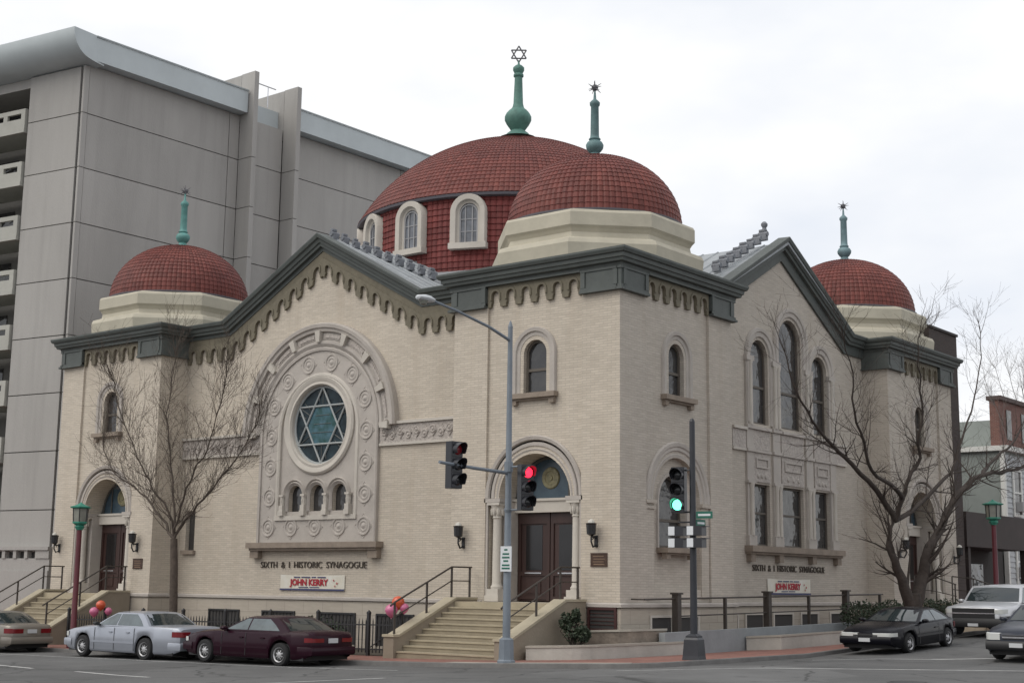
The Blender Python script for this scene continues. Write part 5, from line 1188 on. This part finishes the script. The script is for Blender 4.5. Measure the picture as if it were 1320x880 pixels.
bare_tree('slender bare tree farther down the side street by the white house', simple_limbs(1.6, 38, .5, 12.0, 3.2, 6, rng), .11, .045, 21, BARKP, 2, 1.0, .10, 2.0)
bare_tree('tall thin bare tree behind the white house roof', simple_limbs(-7, 66, 0, 18, 5, 6, rng), .2, .08, 22, BARKP, 2, 1.0, .10, 2.6)
def leaf_clump(mb, rng, c, sc, n, ls):
    for _ in range(n):
        while True:
            v = Vector((rng.uniform(-1, 1), rng.uniform(-1, 1), rng.uniform(-1, 1)))
            if .3 < v.length < 1: break
        p = Vector(c)+Vector((v.x*sc[0], v.y*sc[1], v.z*sc[2])); d = Vector((rng.gauss(0, 1), rng.gauss(0, 1), rng.gauss(0, 1))).normalized(); e = d.orthogonal().normalized(); l = ls*rng.uniform(.6, 1.3)
        mb.add([p-d*l, p+e*l*.45, p+d*l, p-e*l*.45], [(0, 1, 2, 3)])
def shrub(label, loc, clumps, n, seed, name='shrub', cat='shrub', m=LEAF, ls=.07):
    t = thing(name, label, cat, loc); rg = random.Random(seed); mb = MB(); st_ = MB()
    for c, sc in clumps:
        leaf_clump(mb, rg, c, sc, n, ls)
        for _ in range(5): st_.tube([(c[0]*.3, c[1]*.3, 0), (c[0]+rg.gauss(0, .1), c[1]+rg.gauss(0, .1), c[2]*.6), (c[0]+rg.gauss(0, .2)*sc[0], c[1]+rg.gauss(0, .2)*sc[1], c[2]+sc[2]*.6)], [.02, .014, .006], 4)
    mb.build('foliage', m, t, recalc=False, kind='stuff'); st_.build('stem', BARK, t); return t
shrub('rounded dark evergreen shrub in the planter right of the corner steps', (-.55, -1.7, .25), [((0, 0, .5), (.4, .4, .36)), ((.22, .1, .38), (.28, .3, .26)), ((-.26, -.1, .78), (.24, .26, .28)), ((.05, 0, .95), (.16, .16, .22))], 230, 1)
shrub('dark clipped shrub behind the fence in front of a basement window', (-12.6, -1.2, -.3), [((0, 0, .7), (1.1, .6, .62)), ((.8, 0, .55), (.6, .5, .5)), ((-.7, 0, .5), (.6, .5, .5))], 420, 2)
shrub('small straggly shrub behind the fence under the second basement window', (-17.5, -1.6, -.3), [((0, 0, .45), (.6, .4, .38))], 260, 6)
shrub('leafy ground shrub in front of the left tree behind the silver sedan', (-14.9, -1.8, -.3), [((0, 0, .5), (.8, .4, .42))], 300, 7)
shrub('long dark clipped hedge along the side yard behind the coupe', (1.6, 15.8, .55), [((0, -2.2+k*.85, .62+.1*sin(k*2.1)), (.55, .62, .52)) for k in range(7)], 330, 3, 'hedge', 'hedge')
shrub('short dark hedge right of the big tree by the side entrance', (2.6, 19.4, .7), [((0, -1+k*.7, .62), (.5, .5, .5)) for k in range(5)], 260, 4, 'hedge', 'hedge')

# ------------------------------------------------------------------ cars
def car(label, group, loc, rz, sc, paint, prm, name='parked_car', cat='car'):
    p = dict(L=4.7, W=1.78, H=1.42, wb=2.75, fo=.95, hood=.94, deck=1.0, nose=.70, tail=.82, belt=.95, wbx=.62, wrx=.05, rrx=-1.05, bbx=-1.72, wr=.31, bl=[-.02], sill=.2, roofc=.05, boxy=0.0, hub=0)
    p.update(prm); t = thing(name, label, cat, loc, rz, group); t.scale = (sc, sc, p.get('zs', 1.10))
    wb, Wd = p['wb'], p['W']/2; xf = wb/2+p['fo']; xt = xf-p['L']; R = p['wr']; RA = R+.075
    xw = (wb/2, -wb/2)
    def hw(x):
        s_ = (x-(xf+xt)/2)/(p['L']/2); return Wd*(1-(.17-.1*p['boxy'])*abs(s_)**(4+3*p['boxy']))
    def shoulder(x):
        pts = [(xt, p['tail']), (xt+.12, p['deck']-.05), (p['bbx'], p['deck']-.03), (p['bbx']+.5, p['belt']), (p['wbx'], p['belt']-.02), (p['wbx']+.3, p['hood']-.02), (xf-.45, p['hood']-.10), (xf-.1, p['nose']+.04), (xf, p['nose']-.02)]
        return interp(x, [a for a, b in pts], [b for a, b in pts])
    def crown(x): return shoulder(x)+.035+(.03 if x > p['wbx'] else 0)
    def zbot(x):
        z = p['sill']
        if x > xf-.35: z += (x-xf+.35)*.25
        if x < xt+.35: z += (xt+.35-x)*.35
        for c in xw:
            if abs(x-c) < RA: z = max(z, R+sqrt(RA*RA-(x-c)**2))
        return z
    xs = sorted(set([round(v, 4) for v in [xt, xt+.04, xt+.12, xt+.3, xf, xf-.04, xf-.12, xf-.3, p['bbx'], p['wbx'], 0, .4, -.4] + [c+RA*cos(pi*i/14) for c in xw for i in range(15)] + [c+s_*(RA+.001) for c in xw for s_ in (-1, 1)]]))
    xs = [x for x in xs if xt <= x <= xf]
    m = MB(); secs = []
    for x in xs:
        w_ = hw(x); zb = zbot(x); zs = shoulder(x); zc = crown(x); e = 0
        d = min(x-xt, xf-x)
        if d < .12: e = (1-d/.12)**2*.10
        w_ -= e*.8; zs -= e*.35; zc -= e*.3; zb2 = zb+e*.3
        zm = max(zb2+.02, min(zb2+.25, zs-.2)) if zb2 < zs-.25 else zb2+.01
        half = [(w_-.05, zb2), (w_-.008, zb2+.05 if zb2+.05 < zs-.16 else zb2+.004), (w_, (zb2+zs)/2+.02 if zb2 < zs-.2 else zb2+.02), (w_-.012, zs-.08), (w_-.045, zs-.015), (w_-.12, zs+.012), (w_*.55, zc-.006), (0, zc)]
        secs.append([(x, y, z) for y, z in half] + [(x, -y, z) for y, z in reversed(half[:-1])])
    k = len(secs[0])
    for s_ in secs: m.v.extend(s_)
    for i in range(len(secs)-1):
        for j in range(k-1): m.f.append((i*k+j, (i+1)*k+j, (i+1)*k+j+1, i*k+j+1))
    m.f.append(tuple(range(k))); m.f.append(tuple((len(secs)-1)*k+j for j in reversed(range(k))))
    body = m.build('body', paint, t, smooth=True, ang=42)
    if p.get('clad'):
        cl_ = MB()
        for i in range(len(secs)-1):
            for sg in (0, 1):
                a, b = secs[i], secs[i+1]; ya = (a[2][1]+.006)*(1 if sg else -1); yb2 = (b[2][1]+.006)*(1 if sg else -1)
                if a[1][2] < .74 and b[1][2] < .74: cl_.add([(a[0][0], ya, a[1][2]-.03), (b[0][0], yb2, b[1][2]-.03), (b[0][0], yb2, .78), (a[0][0], ya, .78)], [(0, 1, 2, 3)])
        cl_.build('lower_cladding', PLASTK, t, recalc=False)
    # dark underside and wheel wells
    MB().box(xt+.25, xf-.25, -Wd+.12, Wd-.12, p['sill']-.02, .62).build('underbody', PLASTK, t)
    # greenhouse
    H, zb = p['H'], p['belt']-.01; wg, wr_ = Wd-.07, Wd-.27+.12*p['boxy']
    def yy(z): return wg+(wr_-wg)*(max(0, z-zb)/(H-.05-zb))**1.15
    zr = H-.055
    side = [(p['bbx'], zb), (p['rrx'], zr), ((p['rrx']+p['wrx'])/2, zr+.01), (p['wrx'], zr), (p['wbx'], zb)]
    g = MB(); st_ = []
    N = 5
    prof = []
    for i in range(N): tt = i/N; prof.append((p['bbx']+(p['rrx']-p['bbx'])*tt, zb+(zr-zb)*(1-(1-tt)**1.25)))
    prof += [(p['rrx'], zr), (p['rrx']*.6+p['wrx']*.4, zr+.012), (p['wrx'], zr)]
    for i in range(1, N+1): tt = i/N; prof.append((p['wrx']+(p['wbx']-p['wrx'])*tt, zr-(zr-zb)*tt**1.12))
    for x, z in prof:
        y = yy(z); cr_ = p['roofc']*max(0, (z-zb)/(zr-zb)); bow = 0
        fx = .0
        if x > p['wrx']: fx = .10*(x-p['wrx'])/(p['wbx']-p['wrx'])
        if x < p['rrx']: fx = -.10*(p['rrx']-x)/(p['rrx']-p['bbx'])
        st_.append([(x, y, z), (x+fx*.5, y*.72, z+cr_*.7), (x+fx, 0, z+cr_), (x+fx*.5, -y*.72, z+cr_*.7), (x, -y, z)])
    for s_ in st_: g.v.extend(s_)
    for i in range(len(st_)-1):
        for j in range(4): g.f.append((i*5+j, (i+1)*5+j, (i+1)*5+j+1, i*5+j+1))
    for sg in (0, 4):
        idx = [i*5+sg for i in range(len(st_))]; g.f.append(tuple(idx if sg else idx[::-1]))
    g.build('roof', paint, t, smooth=True, ang=42)
    def edge_x(z, front):
        pr2 = prof[-N-1:] if front else prof[:N+1]
        zz = [q[1] for q in pr2]; xx = [q[0] for q in pr2]
        if front: zz, xx = zz[::-1], xx[::-1]
        return interp(z, zz, xx)
    # side glass
    zlo, zhi = zb+.035, zr-.03
    xr0, xf0 = lambda z: edge_x(z, False)+p.get('cp', .22)*.75, lambda z: edge_x(z, True)-.07
    bp = p.get('bp', [-.12]); cuts = [None]+bp+[None]
    for sg in (-1, 1):
        for i in range(len(cuts)-1):
            pts = []
            for z in (zlo, (zlo+zhi)/2, zhi): pts.append((xr0(z) if cuts[i] is None else cuts[i]+.025, z))
            for z in (zhi, (zlo+zhi)/2, zlo): pts.append((xf0(z) if cuts[i+1] is None else cuts[i+1]-.025, z))
            if min(pts[3][0]-pts[2][0], pts[5][0]-pts[0][0]) < .05: 
                pts = [pts[0], pts[1], pts[4], pts[5]] if pts[4][0] > pts[1][0]+.02 else pts
            MB().prism([(x, sg*(yy(z)+.006), z) for x, z in pts], (0, -sg*.02, 0)).build('side_window', CARSIDE, t)
    for fr_, nm in ((True, 'windscreen'), (False, 'rear_window')):
        gm = MB(); rows_ = []
        for tt in (.06, .35, .65, .92):
            z = zb+.02+(zr-.02-zb-.02)*tt; x = edge_x(z, fr_); y = yy(z)-.075; cr_ = p['roofc']*max(0, (z-zb)/(zr-zb)); q = (zr-z)/(zr-zb)*.10*(1 if fr_ else -1); of = .012*(1 if fr_ else -1)
            rows_.append([(x+of+q*f_, y*s_, z+cr_*f_+.008) for s_, f_ in ((1, 0.06), (.7, .52), (0, 1.0), (-.7, .52), (-1, .06))])
        for r_ in rows_: gm.v.extend(r_)
        for i in range(3):
            for j in range(4): gm.f.append((i*5+j, i*5+j+1, (i+1)*5+j+1, (i+1)*5+j))
        gm.build(nm, CARGL, t, smooth=True, recalc=False)
    # wheels
    for cxw in xw:
        for sg in (-1, 1):
            y1 = sg*(Wd-.02); y0 = sg*(Wd-.22)
            ty = MB().lathe([(R*.62, 0), (R*.9, 0), (R, .04*sg), (R, .16*sg), (R*.9, .2*sg), (R*.66, .205*sg), (R*.60, .17*sg)], (cxw, y0, R), 24, axis='y').build('wheel', RUBBER, t, smooth=True, ang=40)
            rm_ = MB().lathe([(R*.63, .200*sg), (R*.58, .19*sg), (R*.52, .165*sg), (R*.30, .175*sg), (R*.15, .20*sg), (0, .205*sg)], (cxw, y0, R), 24, axis='y', cap=False).build('rim', prm.get('rimm', RIMM), ty, smooth=True)
            hl = MB(); nh = prm.get('holes', 7)
            for q in range(nh):
                a = 2*pi*q/nh; ca, sa = cos(a), sin(a)
                pts = [(cxw+(r_*ca-d_*sa)*R, y0+sg*.188, R+(r_*sa+d_*ca)*R) for r_, d_ in ((.24, -.03), (.53, -.10), (.53, .10), (.24, .03))]
                hl.prism(pts, (0, -sg*.02, 0))
            hl.build('rim_opening', PLASTK, ty, kind='stuff')
    # panel gaps, mouldings, handles, mirrors
    gaps = MB()
    def ribbon(x, z0, z1, wd=.022, dx=0):
        for sg in (-1, 1):
            vs = []
            for i in range(6):
                z = z0+(z1-z0)*i/5; zs = shoulder(x); y = hw(x)+.003-(.012 if z > zs-.09 else 0)-(.03 if z > zs-.03 else 0); x_ = x+dx*i/5
                vs += [(x_-wd/2, sg*y, z), (x_+wd/2, sg*y, z)]
            gaps.add(vs, [(2*i, 2*i+1, 2*i+3, 2*i+2) for i in range(5)])
    for x in p.get('gaps', [.72, -.12, -1.0]):
        if all(abs(x-c) > RA for c in xw): ribbon(x, p['sill']+.06, shoulder(x)-.04)
    gaps.build('door_gap', PLASTK, t, recalc=False, kind='stuff')
    for sg in (-1, 1):
        md = MB(); x0_, x1_ = -wb/2+RA+.03, wb/2-RA-.03; md.add([(x0_, sg*(hw(x0_)+.008), .47), (x1_, sg*(hw(x1_)+.008), .47), (x1_, sg*(hw(x1_)+.008), .535), (x0_, sg*(hw(x0_)+.008), .535), (x0_, sg*(hw(x0_)-.02), .47), (x1_, sg*(hw(x1_)-.02), .47), (x1_, sg*(hw(x1_)-.02), .535), (x0_, sg*(hw(x0_)-.02), .535)], [(0, 1, 2, 3), (0, 1, 5, 4), (3, 2, 6, 7), (0, 3, 7, 4), (1, 2, 6, 5)])
        md.build('side_moulding', prm.get('mould', PLASTK), t)
    for sg in (-1, 1):
        for x in p.get('handles', [.0, -.85]): MB().box(x-.02, x+.12, *sorted((sg*(hw(x)-.03), sg*(hw(x)+.02))), p['belt']-.2, p['belt']-.165).build('handle', prm.get('hand', PLASTK), t)
        mi = MB().lathe([(0, -.1), (.07, -.08), (.085, .0), (.07, .06), (0, .08)], (p['wbx']-.16, sg*(Wd+.06), p['belt']+.06), 10, axis='x', sc=(1.15, .75)).box(p['wbx']-.2, p['wbx']-.13, *sorted((sg*(Wd-.1), sg*(Wd+.02))), p['belt']+.0, p['belt']+.04); mi.build('mirror', prm.get('mirm', paint), t, smooth=True)
    # lights and bumpers
    def corner_patch(nm, mtl, x_end, dirn, z0, z1, wside, wface, out_=.012):
        for sg in (-1, 1):
            pts = []
            xe = x_end
            for q in range(6):                 # along the side
                x = xe-dirn*(wside*(1-q/5)+.09); pts.append((x, hw(x)+out_-.006))
            yb = hw(xe-dirn*.09)-.04
            for q in range(1, 4): a = q/4; pts.append((xe-dirn*.09*(1-a)**1.6, yb+.04*(1-a)-.05*a))
            for q in range(5): pts.append((xe+dirn*out_, yb-.06-wface*q/4))
            vs = [(x, sg*y, z0) for x, y in pts]+[(x, sg*(y), z1-(.015 if i > 7 else 0)) for i, (x, y) in enumerate(pts)]; n = len(pts)
            inn = [(x-dirn*.05, sg*(y-.05), z) for (x, y), z in [(q, z0) for q in pts]+[(q, z1) for q in pts]]
            MB().add(vs+inn, [(i, i+1, n+i+1, n+i) for i in range(n-1)]+[(i, i+1, 2*n+i+1, 2*n+i) for i in range(n-1)]+[(n+i, n+i+1, 3*n+i+1, 3*n+i) for i in range(n-1)]).build(nm, mtl, t, smooth=True, ang=50)
    tz = p.get('tz', (.66, .82)); corner_patch('tail_light', TAILR, xt, -1, tz[0], tz[1], p.get('tws', .2), p.get('twf', .38))
    hz = p.get('hz', (.58, .70)); corner_patch('headlight', HEADL, xf, 1, hz[0], hz[1], p.get('hws', .14), p.get('hwf', .34))
    bm_ = prm.get('bump', paint)
    for xe, dn, nm in ((xf, 1, 'front_bumper'), (xt, -1, 'rear_bumper')):
        pts = []
        for y in [Wd-.14-i*(2*Wd-.28)/10 for i in range(11)]:
            pts.append((xe+dn*(.03+.05*(1-(y/Wd)**2)), y))
        vs = []
        for z, ins in p.get('bz', ((.33, .03), (.37, 0), (.52, 0), (.555, .035))):
            vs += [(xe-dn*.42, hw(xe-dn*.42)+.012-ins*.4, z), (xe-dn*.2, hw(xe-dn*.2)+.014-ins*.4, z)]+[(x-dn*ins, y, z) for x, y in pts]+[(xe-dn*.2, -hw(xe-dn*.2)-.014+ins*.4, z), (xe-dn*.42, -hw(xe-dn*.42)-.012+ins*.4, z)]
        n = 15
        MB().add(vs, [(r*n+i, r*n+i+1, (r+1)*n+i+1, (r+1)*n+i) for r in range(3) for i in range(n-1)]).build(nm, bm_, t, smooth=True, ang=50)
    xb = xf+.085
    MB().box(xb-.05, xb+.004, -.16, .16, .40, .51).build('number_plate', PLATE, t)
    zp = p.get('rplate', .66); MB().box(xt-.028, xt+.03, -.16, .16, zp, zp+.13).build('number_plate', PLATE, t)
    gz0, gz1 = p.get('grille', (.58, .68)); gr = MB().box(xf-.05, xf+.016, -.34 if 'gw' not in p else -p['gw'], .34 if 'gw' not in p else p['gw'], gz0, gz1).build('grille', PLASTK, t)
    if p.get('bar'): MB().box(xf+.017, xf+.03, -p.get('gw', .34), p.get('gw', .34), (gz0+gz1)/2-.02, (gz0+gz1)/2+.02).build('grille_bar', CHROME, gr)
    return t, body
def cpaint(name, col, rough=.3, metal=.35, coat=.3, spec=.4): return mat(name, col, rough, .05, 2.5, metal=metal, coat=coat, spec=spec)
SILV = cpaint('silver_paint', (.31, .33, .375)); BURG = cpaint('burgundy_paint', (.020, .005, .011), .25, 0, .05, .14); BEIG = cpaint('champagne_paint', (.20, .18, .155)); DARKC = cpaint('black_blue_paint', (.005, .005, .008), .25, 0, .04, .12); WHITEP = cpaint('silver_white_paint', (.5, .51, .53)); DGREY = cpaint('grey_blue_paint', (.026, .03, .042), .3, .1, .08, .2)
SCL = 1.19; YC = -7.28
G_ = 'cars parked along the front kerb'
car('silver four door sedan parked along the kerb between the beige and burgundy sedans', G_, (-15.2, YC, zg(-15.2)), pi, SCL, SILV, dict(L=5.35, W=1.86, H=1.44, wb=2.91, fo=1.02, hood=.97, deck=1.05, belt=.99, nose=.76, tail=.92, wbx=.86, wrx=.12, rrx=-1.02, bbx=-1.62, wr=.335, bp=[-.10], gaps=[.84, -.1, -1.02], hz=(.62, .76), tz=(.72, .88), tws=.2, twf=.26, handles=[.02, -.78], cp=.34, mould=SILV, hand=SILV, mirm=PLASTK, holes=9, rplate=.7))
car('dark burgundy sedan parked nearest the corner steps', G_, (-8.62, YC, zg(-8.6)), pi, SCL, BURG, dict(L=5.0, W=1.82, H=1.36, wb=2.95, fo=1.0, hood=.93, deck=.99, belt=.94, nose=.70, tail=.86, wbx=.78, wrx=-.02, rrx=-1.12, bbx=-1.78, wr=.325, bp=[-.2], gaps=[.76, -.2, -1.1], tz=(.68, .80), tws=.12, twf=.36, handles=[-.08, -.9], cp=.42, mould=BURG, hand=BURG, holes=8))
car('beige sedan cut by the left edge, parked before the far steps', G_, (-24.55, YC, zg(-24.5)), pi, SCL, BEIG, dict(L=4.75, W=1.76, H=1.40, wb=2.67, fo=.98, hood=.92, deck=1.0, belt=.95, nose=.70, tail=.86, wbx=.66, wrx=-.05, rrx=-.98, bbx=-1.68, wr=.31, bp=[-.2], gaps=[.7, -.2, -.98], tz=(.68, .84), tws=.22, twf=.34, holes=6, rplate=.68))
G2 = 'cars parked on the side street'
def side_tilt(o): o.rotation_euler = (math.atan(.04), 0, o.rotation_euler[2]); return o
def place_side(t, x, y): 
    sl_ = (zg(x, y+2)-zg(x, y-2))/4; t.rotation_euler = (0, math.atan(sl_), -pi/2); t.location = (x, y, zg(x, y)+.015)
c_, _ = car('black two door coupe parked facing the corner under the big tree', G2, (6.6, 7.4, 0), -pi/2, SCL, DARKC, dict(L=4.4, W=1.72, H=1.30, wb=2.62, fo=.95, hood=.88, deck=.95, belt=.88, nose=.62, tail=.80, wbx=.62, wrx=-.2, rrx=-.92, bbx=-1.72, wr=.31, bp=[-.55], gaps=[.72, -.62], handles=[-.45], hz=(.55, .66), hwf=.42, hws=.2, tz=(.62, .78), cp=.3, holes=5, grille=(.56, .60), zs=1.03))
place_side(c_, 6.5, 6.85)
c_, _ = car('white and silver pickup style truck with black grille parked behind the black coupe', G2, (6.6, 15.5, 0), -pi/2, SCL, WHITEP, dict(L=5.2, W=1.98, H=1.88, wb=3.0, fo=.92, hood=1.22, deck=1.26, belt=1.22, nose=1.08, tail=1.15, wbx=.82, wrx=.28, rrx=-2.0, bbx=-2.25, wr=.38, bp=[-.15, -1.15], gaps=[.9, -.1, -1.05], handles=[.05, -.9], hz=(.88, 1.04), hwf=.36, hws=.25, tz=(.8, 1.15), boxy=.6, sill=.36, bz=((.36, .03), (.42, 0), (.66, 0), (.70, .035)), clad=True, zs=.95, grille=(.70, 1.07), gw=.66, bar=True, cp=.2, bump=PLASTK, mould=PLASTK, holes=6, roofc=.04))
place_side(c_, 6.6, 15.9)
c_, _ = car('grey blue sedan cut by the right edge, driving toward the corner', G2, (11.9, 5.4, 0), -pi/2, SCL, DGREY, dict(L=4.7, W=1.78, H=1.42, wb=2.7, fo=.92, hood=.95, nose=.72, wbx=.62, hz=(.58, .76), hwf=.26, hws=.16, grille=(.6, .7), bar=True, bump=PLASTK, holes=6), name='sedan_car')
place_side(c_, 11.75, 5.5)
